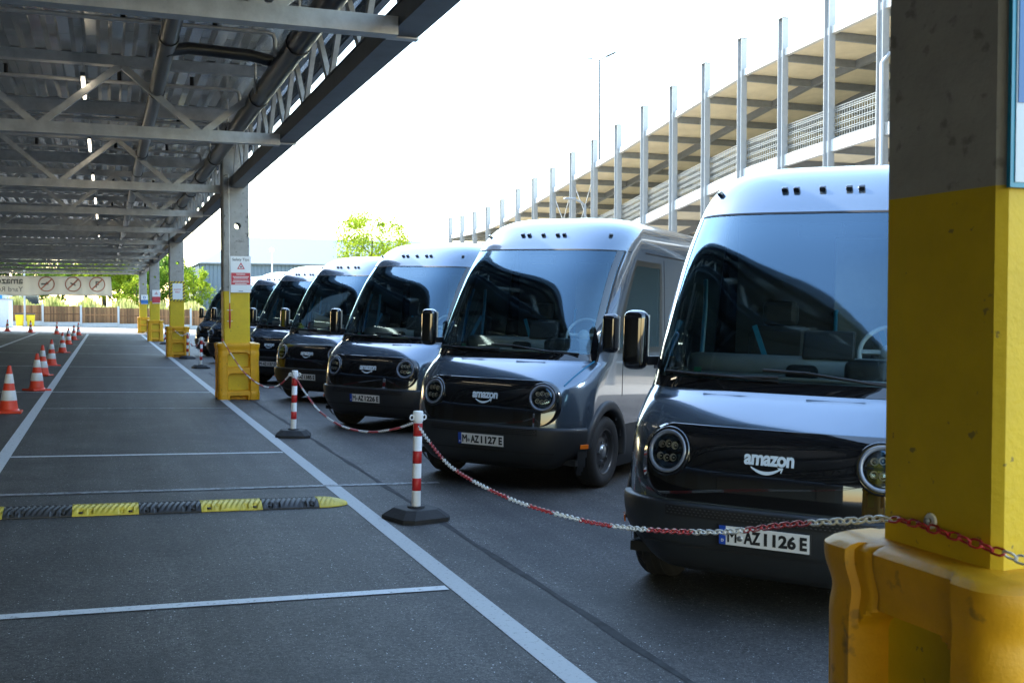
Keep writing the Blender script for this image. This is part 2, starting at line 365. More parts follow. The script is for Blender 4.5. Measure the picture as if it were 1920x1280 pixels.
# ------------------------------------------------------------------ text
DG = None
def text_mesh(name, body, size, m, bold=0.0, xscale=1.0, align='CENTER', extrude=.002, space=1.0):
    c = bpy.data.curves.new(name + '_curve', 'FONT'); c.body = body; c.size = size; c.align_x = align; c.align_y = 'CENTER'
    c.offset = bold; c.extrude = extrude; c.resolution_u = 3; c.space_character = space
    o = bpy.data.objects.new('tmp', c); COL.objects.link(o)
    dg = bpy.context.evaluated_depsgraph_get(); me = bpy.data.meshes.new_from_object(o.evaluated_get(dg))
    bpy.data.objects.remove(o); bpy.data.curves.remove(c)
    me.name = name
    for v in me.vertices: v.co.x *= xscale
    me.materials.clear(); me.materials.append(m); return me
# lettering lies in local XY facing +Z; FACE turns it upright facing -Y
FACE = Matrix.Rotation(math.pi / 2, 4, 'X')

# ================================================================== GROUND
mb = MB()
xs = [-600, -40, 60, 600]; ys = [-300, 900]
mb.add([(x, y, gz(x)) for y in ys for x in xs], [(0, 1, 5, 4), (1, 2, 6, 5), (2, 3, 7, 6)])
struct('ground', mb, M['asphalt'])
def strip(name, x0, x1, y0, y1, m, h=.004):
    b = MB(); b.add([(x0, y0, gz(x0) + h), (x1, y0, gz(x1) + h), (x1, y1, gz(x1) + h), (x0, y1, gz(x0) + h)], [(0, 1, 2, 3)])
    return struct(name, b, m)
strip('road', -39, 17.4, 80.5, 93.4, M['pale_road'], .006)  # overexposed sunlit asphalt, its brightness put into a paler ground colour
strip('verge', -39, 59, 96.6, 240, M['grass'], .006)
strip('lane_line', 2.015, 2.16, -3, 72, M['line_wide'], .004)
strip('lane_line', -1.17, -1.03, 8, 72, M['line'], .004)
strip('lane_line', -4.07, -3.93, 8, 72, M['line'], .004)
for y, mm, x0, x1 in ((6.42, 'line', -6, 1.998), (13.17, 'line', -6, 1.998), (23.0, 'line', -9, 1.998), (32.7, 'line', -9, 1.998), (41.8, 'line', -9, 1.998), (51.2, 'line', -9, 1.998), (61.0, 'line', -9, 1.998), (10.55, 'line_worn', -1.02, 3.2), (19.3, 'line_worn', -1.02, 1.998), (27.9, 'line_worn', -1.02, 1.998)):
    strip('cross_line', x0, x1, y - .05, y + .05, M[mm], .006)
b = MB(); n_ = 90; L1 = []
for k in range(n_ + 1):
    y_ = 4.2 + 26 * k / n_; xx_ = 2.60 + -.0 + .005 * math.sin(y_ * 2.3) + .004 * math.sin(y_ * 7.1); w_ = .026 + .008 * math.sin(y_ * 3.7 + 1)
    L1 += [(xx_ - w_, y_, gz(xx_) + .003), (xx_ + w_, y_, gz(xx_) + .003)]
b.add(L1, [(2 * k, 2 * k + 1, 2 * k + 3, 2 * k + 2) for k in range(n_)]); struct('tar_seam', b, M['tar'])
strip('bounce_apron', 17.5, 38.5, -40, 79, M['pale_road'], .005)  # unseen pale strip, added to bounce light up to the garage soffits

# ================================================================== SPEED BUMP
def bump_piece(x0, x1, cap=False):
    b = MB(); W = .38; Hh = .055; nx = max(8, int((x1 - x0) / .0125)); ny = 22
    def f(u, v):
        x = x0 + (x1 - x0) * u
        s = 1.0
        if cap: s = math.sqrt(max(.001, 1 - u ** 2.2))
        y = (v - .5) * W * s
        e = min(1, 2 * abs(v - .5))
        h = Hh * s * (1 - e ** 2.6) * .92 + .008 * s
        if not cap or u < .5:
            ch = math.sin((x + .35 * abs(v - .5) * .38) * 2 * math.pi / .045)
            h += .0045 * ch * (1 - e ** 4)
        if not cap:   # bolt notches along both long edges
            for q in (.13, .27, .73, .87):
                if abs(u - q) < .035 and .62 < e < .95: h -= .016
        return Vector((x, y, max(h, .002)))
    b.grid(f, nx, ny, smooth=False)
    # skirt
    pts = [f(u / nx, 0) for u in range(nx + 1)]; 
    b.add([p for p in pts] + [Vector((p.x, p.y, 0)) for p in pts], [(i + nx + 1, i + nx + 2, i + 1, i) for i in range(nx)])
    for u in (0, 1):
        pts = [f(u, v / ny) for v in range(ny + 1)]
        b.add([p for p in pts] + [Vector((p.x, p.y, 0)) for p in pts], [(i, i + 1, i + ny + 2, i + ny + 1) for i in range(ny)])
    return b
sb = thing('speed_bump', 'black and yellow rubber speed bump across the shaded lane', 'speed bump', (0, 9.55, 0))
sb.rotation_euler = (0, math.atan(SLOPE), 0); sb.location.z = .004
edges = [1.74, 1.25, .735, .235, -.285, -.8, -1.31, -1.82]
for i in range(len(edges) - 1):
    p = part('bump_segment', bump_piece(edges[i + 1] + .002, edges[i] - .002), M['bump_black' if i % 2 == 0 else 'bump_yellow'], sb, fix=False)
    if i % 2: p['label'] = 'yellow ribbed segment'
    for q in (.13, .87):
        x = edges[i + 1] + (edges[i] - edges[i + 1]) * q
        b = MB(); b.lathe([(0.001, .016), (.016, .016), (.018, .012), (.018, .004)], 10, (x, -.148, .012)); part('bolt', b, M['matte_black'], p)
part('end_cap', bump_piece(1.742, 2.03, True), M['bump_yellow'], sb, fix=False)

# ================================================================== COLUMNS
COLY = [2.30, 21.45, 40.2, 59.0, 77.8]
CX = 2.36; CW = .50; TOPZ = 5.0
CD = .44
def col_poly(w, c=.022):
    h = w / 2; d = CD / 2
    return [(-h + c, -d), (h - c, -d), (h, -d + c), (h, d - c), (h - c, d), (-h + c, d), (-h, d - c), (-h, -d + c)]
def shaft_mesh(z0, z1, hole):
    b = MB(); pl = col_poly(CW)
    if hole is None: b.prism(pl, z0, z1); return b
    b.prism(pl, z0, hole - .2); b.prism(pl, hole + .2, z1)
    h = CW / 2; d = CD / 2; r = .062; n = 24
    # band with the round hole right through it
    for sy in (-1, 1):
        ring = [Vector((.03 + r * math.cos(2 * math.pi * k / n), sy * d, hole + r * math.sin(2 * math.pi * k / n))) for k in range(n)]
        outer = []
        for k in range(n):
            c, s = math.cos(2 * math.pi * k / n), math.sin(2 * math.pi * k / n)
            q = 1 / max(abs(c) / (h - .022), abs(s) / .2); outer.append(Vector((c * q, sy * d, hole + s * q)))
        b.add(ring + outer, [(k, (k + 1) % n, n + (k + 1) % n, n + k) for k in range(n)])
        for sx in (-1, 1):
            b.add([(sx * (h - .022), sy * d, hole - .2), (sx * h, sy * (d - .022), hole - .2), (sx * h, sy * (d - .022), hole + .2), (sx * (h - .022), sy * d, hole + .2)], [(0, 1, 2, 3)])
    for sx in (-1, 1):
        b.add([(sx * h, -d + .022, hole - .2), (sx * h, d - .022, hole - .2), (sx * h, d - .022, hole + .2), (sx * h, -d + .022, hole + .2)], [(0, 1, 2, 3)])
    a = [Vector((.03 + r * math.cos(2 * math.pi * k / n), -d, hole + r * math.sin(2 * math.pi * k / n))) for k in range(n)]
    b.add(a + [p + Vector((0, 2 * d, 0)) for p in a], [(k, (k + 1) % n, n + (k + 1) % n, n + k) for k in range(n)], True)
    return b
collab = ['massive concrete column in the right foreground, painted yellow below',
          'concrete column behind the middle bollards with the red Safety Tips sign',
          'concrete column with the black and yellow striped notice, yellow below',
          'distant concrete column with a small red and white sign, yellow below',
          'farthest concrete column by the end of the canopy, yellow below']
sh_hi = shaft_mesh(2.10, 5.05, 3.36).mesh('shaft', M['concrete'])
sh_lo = shaft_mesh(-.1, 2.10, None).mesh('painted_shaft', M['yellow'])
columns = []
for i, y in enumerate(COLY):
    c = thing('concrete_column', collab[i], 'column', (CX, y, gz(CX)), 0, 'columns carrying the canopy edge')
    put('shaft', sh_hi, c); put('painted_shaft', sh_lo, c); columns.append(c)

# plastic guards around the column feet
def guard_mesh():
    b = MB(); HS = .395; RC = .11; YS = .042
    # perimeter: side k, parameter u in -1..1
    def sstep(a, c, x):
        t = max(0, min(1, (x - a) / (c - a))); return t * t * (3 - 2 * t)
    zs = [0, .02, .05, .08, .09, .105, .12] + [.12 + .013 * i for i in range(1, 74)]
    zs = sorted(set([round(z, 3) for z in zs if z < 1.075])) + [1.08, 1.092, 1.10]
    NU = 72
    def half(z):
        return HS + .012 * math.exp(-((z - 1.06) / .06) ** 2) - .007 * math.exp(-((z - .96) / .04) ** 2) + .006 * math.exp(-((z - .10) / .06) ** 2)
    rows = []
    for z in zs:
        hs = half(z); top = 0
        if z > 1.085: top = .012 if z < 1.095 else .03
        row = []
        for k in range(4):
            d = [(0, -1), (1, 0), (0, 1), (-1, 0)][k]; tdir = (-d[1], d[0])
            for i in range(NU):
                u = -1 + 2 * i / NU
                # pockets: two openings through to the column, and an arch at the foot
                wp = .50 + .06 * sstep(.75, .9, z) * 0
                mx = sstep(wp + .06, wp - .02, abs(u)) if True else 0
                mx = 1 - sstep(wp - .015, wp + .02, abs(u))
                arch = .05 * max(0, (abs(u) - .30) / .20) ** 2
                mz = (sstep(.178, .190, z) - sstep(.505 - arch, .520 - arch, z)) + (sstep(.632, .645, z) - sstep(.905 - arch, .920 - arch, z))
                dep0 = .026 * (1 - sstep(.525, .55, abs(u))) + .006 * sstep(.60, .61, abs(u)) * (1 - sstep(.93, .95, abs(u))) * (sstep(.14, .15, z) - sstep(.83, .845, z))
                foot = (1 - sstep(.36, .44, abs(u))) * (1 - sstep(.06, .09, z))
                dep = dep0 + .16 * mx * max(0, mz) + .12 * foot
                # raised rounded ribs beside the openings
                                # seam where the two halves meet, on two opposite sides
                if k in (1, 3): dep += .012 * math.exp(-((u + .36) / .03) ** 2) * (1 if z > .9 or z < .2 else .0)
                hh = hs - top; ya = YS if k in (0, 2) else 0
                # rounded square
                px, py = u * hh, hh
                au = abs(u) * hh
                if au > hh - RC:
                    q = (au - (hh - RC)) / RC; a = q * math.pi / 4
                    px = math.copysign(hh - RC + RC * math.sin(a), u); py = hh - RC + RC * math.cos(a)
                    px_, py_ = px, py
                py -= dep * (1 if k in (1, 3) else (.175 - .0) / .175)
                q_ = Vector((tdir[0] * px + d[0] * py, tdir[1] * px + d[1] * py, z)); q_.y *= .90; row.append(q_)
        rows.append(row)
    # lid running in to the column
    row = []
    for p in rows[-1]:
        m_ = max(abs(p.x), abs(p.y)); q = .20 / m_; row.append(Vector((p.x * q, p.y * q, 1.102)))
    rows.append(row)
    n = len(rows[0]); vs = [p for r_ in rows for p in r_]
    fs = [(j * n + i, j * n + (i + 1) % n, (j + 1) * n + (i + 1) % n, (j + 1) * n + i) for j in range(len(rows) - 1) for i in range(n)]
    b.add(vs, fs, True)
    return b
gm = guard_mesh().mesh('column_guard', M['guard']); fixn(gm); gm.set_sharp_from_angle(angle=R(32))
glab = ['orange yellow plastic guard round the foreground column, cut by the frame',
        'yellow plastic guard round the foot of the column with the Safety Tips sign',
        'yellow plastic guard round the foot of the striped notice column',
        'yellow plastic guard round the foot of the second farthest column',
        'sunlit yellow plastic guard round the foot of the farthest column']
for i, y in enumerate(COLY):
    g = put('column_guard', gm, None, (CX + .02, y + .0, gz(CX) - .005)); g.scale.z = 1.022 if i == 0 else 1.0; tag(g, glab[i], 'column guard', 'plastic guards round the columns')

# ================================================================== SIGNS
def board(name, label, cat, loc, w_, h_, m, group=None, t=.012):
    o = thing(name, label, cat, loc, 0, group)
    b = MB(); b.box((0, 0, 0), (w_, t, h_)); part('board', b, m, o); return o
def flat(parent, name, x0, x1, z0, z1, m, y=-.008, t=.003):
    b = MB(); b.box(((x0 + x1) / 2, y, (z0 + z1) / 2), (x1 - x0, t, z1 - z0)); return part(name, b, m, parent)
def letter(parent, name, body, size, m, x, z, y=-.009, bold=0.0, align='CENTER', xs=1.0, mirror=False):
    me = text_mesh(name, body, size, m, bold, xs, align, .001)
    if mirror:
        for v in me.vertices: v.co.x *= -1
        fixn(me)
    o = put(name, me, parent); o.matrix_local = Matrix.Translation((x, y, z)) @ FACE; return o
def triangle(parent, x, z, s, m_out, m_in, y=-.0085):
    b = MB(); r = s
    o3 = [(r * math.cos(a), r * math.sin(a)) for a in (R(90), R(210), R(330))]
    i3 = [(p[0] * .62, p[1] * .62) for p in o3]
    for k in range(3):
        k2 = (k + 1) % 3
        b.hexa([Vector((x + q[0], y + yy, z + q[1])) for yy in (0, -.002) for q in (o3[k], o3[k2], i3[k2], i3[k])])
    part('triangle_symbol', b, m_out, parent)
    b = MB(); b.lathe([(.001, -.002), (s * .2, -.002), (s * .2, 0)], 10, (x, y, z), 'Y'); part('symbol_dot', b, m_in, parent)
sA = board('safety_sign', 'white and red Safety Tips sign on the middle column', 'sign', (2.435, 21.185, 2.35), .385, .70, M['sign_white'], 'safety signs on the columns')
letter(sA, 'lettering', 'Safety Tips', .072, M['sign_grey'], .0, .285, bold=.0012)
triangle(sA, .005, .145, .085, M['sign_red'], M['ink'])
flat(sA, 'red_panel', -.18, .18, -.20, .03, M['sign_red'])
for k, (l, z) in enumerate(((.17, .0), (.30, -.045), (.27, -.075), (.29, -.12), (.31, -.15), (.22, -.18))):
    flat(sA, 'text_line', -l / 2, l / 2, z - .006, z + .006, M['sign_white'], -.0105, .002)
flat(sA, 'text_line', -.04, .04, -.33, -.318, M['sign_grey'])
sB = board('safety_notice', 'white SAFETY FIRST notice in a black and yellow striped border', 'sign', (2.385, 39.93, 2.28), .50, .71, M['tape_yellow'], 'safety signs on the columns')
b = MB()
def stripe(bb, x0, x1, z0, z1, n, vert):
    for k in range(n):
        if vert:
            h = (z1 - z0) / n; za = z0 + k * h
            bb.hexa([Vector(p) for yy in (-.0065, -.0085) for p in ((x0, yy, za), (x1, yy, za + h * .5), (x1, yy, za + h), (x0, yy, za + h * .5))])
        else:
            h = (x1 - x0) / n; xa = x0 + k * h
            bb.hexa([Vector(p) for yy in (-.0065, -.0085) for p in ((xa, yy, z0), (xa + h * .5, yy, z0), (xa + h, yy, z1), (xa + h * .5, yy, z1))])
stripe(b, -.25, -.172, -.355, .355, 6, True); stripe(b, .172, .25, -.355, .355, 6, True)
stripe(b, -.172, .172, .285, .355, 3, False); stripe(b, -.172, .172, -.355, -.285, 3, False)
part('hazard_stripes', b, M['ink'], sB)
flat(sB, 'notice_panel', -.172, .172, -.285, .285, M['sign_white'])
letter(sB, 'lettering', 'SAFETY', .075, M['sign_red'], 0, .06, -.0105, bold=.001)
letter(sB, 'lettering', 'FIRST', .075, M['sign_red'], 0, -.03, -.0105, bold=.001)
sC = board('safety_sign', 'small distant red and white sign on the second farthest column', 'sign', (2.44, 58.73, 2.26), .40, .70, M['sign_white'], 'safety signs on the columns')
flat(sC, 'red_panel', -.2, .2, -.32, .0, M['sign_red']); triangle(sC, 0, .16, .10, M['sign_red'], M['ink'])
sD = board('zone_sign', 'blue and white zone sign on the farthest column', 'sign', (2.45, 77.53, 2.24), .46, .64, M['sign_white'], 'safety signs on the columns')
flat(sD, 'blue_panel', -.23, .23, -.30, -.03, M['sign_blue']); letter(sD, 'lettering', 'D', .24, M['sign_blue'], 0, .12, bold=.008)
s0 = board('blue_sign', 'pale and dark blue sign on the foreground column, cut by the frame', 'sign', (2.437, 2.068, 2.70), .64, 1.36, M['sign_frame'])
flat(s0, 'pale_panel', -.307, .307, -.667, .667, M['sign_pale'])
flat(s0, 'blue_panel', -.303, .30, -.47, -.02, M['sign_blue'], -.0105)
flat(s0, 'white_rule', -.285, .20, -.231, -.226, M['sign_white'], -.013, .002)
letter(s0, 'lettering', 'in', .045, M['sign_white'], -.268, -.40, -.0125, align='LEFT', bold=.0006)
for k in range(3): flat(s0, 'text_line', -.20, .22 - k * .08, -.39 - k * .02, -.384 - k * .02, M['sign_white'], -.0125, .002)

# pull cord hanging on the middle column
pc = thing('pull_cord', 'thin pull cord with red handle hanging down the middle column', 'cord', (2.215, 21.13, 0))
b = MB(); b.tube([(0, -.03, 4.25), (0, -.03, 1.80)], .009, 6); b.tube([(0, -.03, 4.25), (-.05, -.03, 4.25), (-.05, .1, 4.25)], .009, 6); part('cord', b, M['pipe_thin'], pc)
b = MB(); b.lathe([(.001, 1.30), (.010, 1.31), (.014, 1.36), (.020, 1.45), (.020, 1.62), (.014, 1.66), (.010, 1.78), (.001, 1.80)], 12, (0, -.03, 0)); part('handle', b, M['chain_red'], pc)
for z in (1.66, 1.45):
    b = MB(); b.tube([(-.05, -.03, z), (.05, -.03, z)], .008, 6); part('hook', b, M['pipe_thin'], pc)

# ================================================================== CANOPY
can = thing('canopy', 'long steel canopy with corrugated roof over the lane', 'canopy', (0, 0, 0))
CY0, CY1, CXL, CXR = -24.0, 79.0, -23.0, 2.72
GX = 2.37
# ribbed roof sheets, laid in courses between the cross beams
def deck(y0, y1, zoff):
    b = MB(); prof = []; x = CXL; p = .30
    while x < CXR - .01:
        prof += [(x, 0), (x + .12, 0), (x + .165, .095), (x + .255, .095)]
        x += p
    prof.append((x, 0))
    n = len(prof)
    P = [(q[0], y0, 5.02 + q[1] + zoff) for q in prof] + [(q[0], y1, 5.02 + q[1] + zoff) for q in prof]
    b.add(P, [(i, i + 1, n + i + 1, n + i) for i in range(n - 1)])
    return b
yy = CY0; k = 0
while yy < CY1 - .1:
    y1 = min(CY1, yy + 6.35)
    d = part('roof_sheet', deck(yy, y1 + .1, .004 * (k % 2)), M['deck'], can, fix=False)
    sol = d.modifiers.new('thickness', 'SOLIDIFY'); sol.thickness = .012; sol.offset = 1
    yy = y1; k += 1
# edge girder
b = MB()
b.box((2.395, (CY0 + CY1) / 2, 4.03), (.25, CY1 - CY0, .016)); b.box((2.395, (CY0 + CY1) / 2, 4.22), (.25, CY1 - CY0, .016)); b.box((2.395, (CY0 + CY1) / 2, 4.125), (.02, CY1 - CY0, .17))
b.box((2.285, (CY0 + CY1) / 2, 4.125), (.012, CY1 - CY0, .17))
eg = part('edge_girder', b, M['dark_steel'], can)
b = MB(); b.box((2.37, (CY0 + CY1) / 2, 4.93), (.14, CY1 - CY0, .12)); part('girder_chord', b, M['dark_steel'], eg)
sy = 6.3; ys_ = []
NV = 4
strut = None
y = COLY[0] - 2 * sy / 2
PITCHV = 1.58
i = 0
yv = 2.29 - 3 * PITCHV
while yv < CY1 - 1:
    for s in (-1, 1):
        b = MB(); b.beam((2.33, yv + s * .06, 4.22), (2.33, yv + s * .70, 4.90), .09, .055, (1, 0, 0))
        part('strut', b, M['steel'], eg)
    yv += PITCHV; i += 1
b = MB(); b.box((2.80, (CY0 + CY1) / 2, 5.06), (.012, CY1 - CY0, .30)); b.box((2.76, (CY0 + CY1) / 2, 4.915), (.08, CY1 - CY0, .012))
part('fascia', b, M['dark_steel'], can)
for c0 in range(0, int((CY1 - CY0) / sy), 1):
    yj = 2.29 - sy + c0 * sy
    b = MB(); b.box((2.395, yj + .35, 4.012), (.27, .10, .014)); part('splice_plate', b, M['steel'], eg)
# cross trusses
def truss(y):
    t = bpy.data.objects.new('roof_truss', None); COL.objects.link(t); t.parent = can; t.location = (0, y, 0)
    b = MB(); b.box(((CXL + 2.27) / 2, 0, 4.03), (2.27 - CXL, .16, .15)); part('bottom_chord', b, M['steel'], t)
    b = MB(); b.box(((CXL + 2.27) / 2, 0, 4.945), (2.27 - CXL, .15, .13)); part('top_chord', b, M['steel'], t)
    x = 2.24 + 0
    k = 0
    while x > -10:
        for (xa, za, xb, zb) in ((x, 4.90, x - .97, 4.09), (x - 1.06, 4.09, x - 2.02, 4.90)):
            b = MB(); b.beam((xa, 0, za), (xb, 0, zb), .085, .07, (0, 1, 0)); part('diagonal', b, M['steel'], t)
        x -= 2.03; k += 1
    return t
TY = [2.29 - sy * q + .02 for q in (3, 2, 1)]
for i in range(4):
    a, c = COLY[i], COLY[i + 1]
    for q in range(3): TY.append(a + (c - a) * q / 3 + (0.3 if q == 0 else 0))
TY.append(COLY[4] + .3)
for y in TY: truss(y)
for i in range(len(TY) - 1):
    b = MB(); ym = (TY[i] + TY[i + 1]) / 2
    b.box(((CXL + 2.3) / 2, ym, 5.005), (2.3 - CXL, .13, .012)); b.box(((CXL + 2.3) / 2, ym, 4.80), (2.3 - CXL, .13, .012)); b.box(((CXL + 2.3) / 2, ym, 4.90), (2.3 - CXL, .012, .20))
    part('purlin', b, M['steel'], can)
# pipes under the roof
def pipe(label, pts, r, m, joints=(), group='pipes hung under the canopy', name='drain_pipe'):
    o = thing(name, label, 'pipe', (0, 0, 0), 0, group)
    b = MB(); b.tube(pts, r, 14); part('pipe_run', b, m, o)
    for p0, p1 in joints:
        b = MB(); b.tube([p0, p1], r * 1.12, 14); part('collar', b, m, o)
    return o
jy = [5.2 + 3.1 * k for k in range(24)]
pipe('thick dark drain pipe running along the canopy edge inside the girder', [(1.93, CY0, 4.50), (1.93, CY1, 4.50)], .125, M['pipe'], [((1.93, q, 4.50), (1.93, q + .16, 4.50)) for q in jy])
pipe('dark drain pipe hung under the middle of the visible roof', [(.66, CY0, 4.62), (.66, CY1, 4.62)], .10, M['pipe'], [((.66, q + .7, 4.62), (.66, q + .83, 4.62)) for q in jy])
pipe('short black branch pipe linking the two drain pipes', [(.66, 12.6, 4.58), (.9, 12.75, 4.66), (1.6, 12.85, 4.66), (1.93, 12.85, 4.6)], .07, M['pipe'])
for k, ym in enumerate((9.3, 12.2, 15.6, 18.7, 22.2, 28.6, 34.9)):
    o = pipe(['first', 'second', 'third', 'fourth', 'fifth', 'sixth', 'seventh'][k] + ' thin sprinkler pipe from the camera, crossing under the roof sheets', [(CXL, ym, 4.78), (1.72, ym, 4.78), (1.78, ym, 4.76), (1.80, ym, 4.70), (1.80, ym, 4.52)], .024, M['pipe_thin'], (), 'thin sprinkler pipes', 'sprinkler_pipe')
    for xx in (-3.1, -1.2, .2, 1.15):
        b = MB(); b.tube([(xx, ym, 4.80), (xx, ym, 4.90)], .028, 8); b.lathe([(.001, 4.92), (.035, 4.92), (.02, 4.90)], 8, (xx, ym, 0)); part('sprinkler_head', b, M['matte_black'], o)
# hangers for the thick pipe
for k, q in enumerate([7.5, 10.6, 13.9, 17.2, 20.3, 26.4, 32.6]):
    b = MB(); b.tube([(1.80, q, 4.95), (1.80, q, 4.42)], .016, 6); part('pipe_hanger', b, M['pipe_thin'], can)
# the warehouse that the canopy leans on, left of the lane
wa = thing('warehouse', 'long grey warehouse wall along the left side of the canopy', 'building', (-23.4, 30, 0))
b = MB(); b.box((-10, 0, 4.7), (20, 96, 9.4)); part('wall', b, M['hall_wall'], wa)
b = MB(); b.box((-10, 0, 9.5), (20.4, 96.4, .2)); part('roof', b, M['grey_metal'], wa)
for k in range(14):
    b = MB(); b.box((.03, -44 + 6.6 * k, 1.9), (.08, 3.2, 3.4)); part('dock_door', b, M['dark_steel'], wa)
# lit tubes
for k in range(8):
    o = thing('ceiling_lamp', 'lit tube lamp under the canopy, ' + ['nearest', 'second', 'third', 'fourth', 'fifth', 'sixth', 'seventh', 'eighth'][k] + ' of the row from the camera', 'lamp', (-.25, 10.1 + 5.4 * k, 4.64), 0, 'lit tube lamps in a row')
    b = MB(); b.box((0, 0, .05), (.06, 1.45, .05)); part('housing', b, M['dark_steel'], o)
    b = MB(); b.rbox((0, 0, -.005), (.04, 1.30, .04), .012); part('diffuser', b, M['lamp_on'], o)
    b = MB()
    for q in (-.5, .5): b.tube([(0, q, .08), (0, q, .44)], .006, 5)
    part('hanger', b, M['pipe_thin'], o)

# ================================================================== DELIVERY VANS
def up(z):
    return z if z <= 1.31 else (z + .025 * (z - 1.31) / 1.15 if z <= 2.46 else z + .025 + .04 * (z - 2.46) / .41)
def pchip(tab):
    X = [a for a, _ in tab]; Y = [b for _, b in tab]; n = len(X)
    d = [(Y[i + 1] - Y[i]) / (X[i + 1] - X[i]) for i in range(n - 1)]
    mm = [d[0]] + [0 if d[i - 1] * d[i] <= 0 else 2 * d[i - 1] * d[i] / (d[i - 1] + d[i]) for i in range(1, n - 1)] + [d[-1]]
    def f(x):
        x = max(X[0], min(X[-1], x)); i = 0
        while i < n - 2 and x > X[i + 1]: i += 1
        h = X[i + 1] - X[i]; t = (x - X[i]) / h
        return (2 * t ** 3 - 3 * t ** 2 + 1) * Y[i] + (t ** 3 - 2 * t ** 2 + t) * h * mm[i] + (-2 * t ** 3 + 3 * t ** 2) * Y[i + 1] + (t ** 3 - t ** 2) * h * mm[i + 1]
    return f
YF = pchip([(up(a_), b_) for a_, b_ in [(.16, .10), (.22, .03), (.4, -.03), (.6, -.045), (.8, -.035), (.95, -.012), (1.05, .018), (1.10, .055), (1.15, .105), (1.20, .162), (1.25, .226), (1.31, .315), (1.6, .455), (1.9, .64), (2.2, .85), (2.46, 1.085), (2.56, 1.175), (2.65, 1.275), (2.73, 1.40), (2.79, 1.56), (2.83, 1.78), (2.855, 2.07), (2.87, 2.6)]])
WF = pchip([(up(a_), b_) for a_, b_ in [(.16, .93), (.3, .985), (.6, 1.0), (1.0, 1.005), (1.31, 1.005), (1.8, .99), (2.3, .968), (2.46, .957), (2.58, .935), (2.68, .893), (2.76, .825), (2.815, .73), (2.85, .57), (2.87, .3)]])
DF = pchip([(.16, .50), (.9, .53), (1.31, .56), (2.485, .60), (2.75, .64), (2.935, .7)])
EN, EM = 4.2, 2.0
ZB, ZT = 1.31, up(2.46)
def S(x, z):
    wv, d = WF(z), DF(z); q = min(1, abs(x) / wv)
    return Vector((x, YF(z) + d * (1 - max(0, 1 - q ** EN) ** (1 / EM)), z))
def SN(x, z):
    e = .004; a = S(x + e, z) - S(x - e, z); b = S(x, z + e) - S(x, z - e); n = a.cross(b).normalized()
    return n if n.y < 0 else -n
def P(x, z, off=0.0): return S(x, z) + SN(x, z) * off
def frame(x, z, off=0.0):
    n = SN(x, z); X = (S(x + .004, z) - S(x - .004, z)).normalized(); U = n.cross(X)
    m = Matrix((X, U, n)).transposed().to_4x4(); m.translation = P(x, z, off); return m
def XG(z): return .94 + (.90 - .94) * (z - ZB) / (ZT - ZB)
def outline(z):
    wv, y0, d = WF(z), YF(z), DF(z); K = 260
    pts = []
    for i in range(K + 1):
        a = math.pi / 2 * (i / K) ** 1.6
        pts.append((wv * math.sin(a) ** (2 / EN), y0 + d * (1 - math.cos(a) ** (2 / EM))))
    arc = [0]
    for i in range(K): arc.append(arc[-1] + math.hypot(pts[i + 1][0] - pts[i][0], pts[i + 1][1] - pts[i][1]))
    xg = XG(max(ZB, min(ZT, z))) * wv / WF(max(ZB, min(ZT, z)))
    sg = 0
    for i in range(K):
        if pts[i + 1][0] >= xg: sg = arc[i] + (arc[i + 1] - arc[i]) * (xg - pts[i][0]) / (pts[i + 1][0] - pts[i][0]); break
    def at(s):
        lo, hi = 0, K
        while hi - lo > 1:
            m_ = (lo + hi) // 2
            if arc[m_] <= s: lo = m_
            else: hi = m_
        t = (s - arc[lo]) / max(1e-9, arc[hi] - arc[lo])
        return (pts[lo][0] + t * (pts[hi][0] - pts[lo][0]), pts[lo][1] + t * (pts[hi][1] - pts[lo][1]))
    out = [at(sg * i / C1) for i in range(C1)] + [at(sg + (arc[-1] - sg) * i / C2) for i in range(C2)]
    ys0 = y0 + d
    W1 = 2.42
    out += [(wv, ys0 + (W1 - ys0) * i / C3) for i in range(C3)]
    out += [(wv, W1 + (6.25 - W1) * i / C4) for i in range(C4)]
    out += [(wv, 6.25), (wv * .985, 6.31), (wv * .93, 6.34), (0, 6.35)]
    return out
C1, C2, C3, C4 = 16, 12, 14, 9
LV = [.16, .2, .25, .3, .35, .4, .45, .5, .55, .6, .62, .68, .74, .8, .86, .92, .98, 1.03, 1.07, 1.11, 1.14, 1.17, 1.195, 1.215, 1.235, 1.255, 1.272, 1.285, 1.298, 1.31, 1.38, 1.44, 1.52, 1.6, 1.68, 1.76, 1.84, 1.92, 2.0, 2.08, 2.16, 2.24, 2.32, 2.38, 2.42, 2.46, 2.475, 2.50, 2.53, 2.56, 2.59, 2.62, 2.65, 2.68, 2.705, 2.73, 2.75, 2.77, 2.79, 2.805, 2.82, 2.832, 2.843, 2.853, 2.861, 2.867, 2.87]
LV = [up(q) for q in LV]
HUBY, HUBZ, RHUBY = .80, .365, 4.75
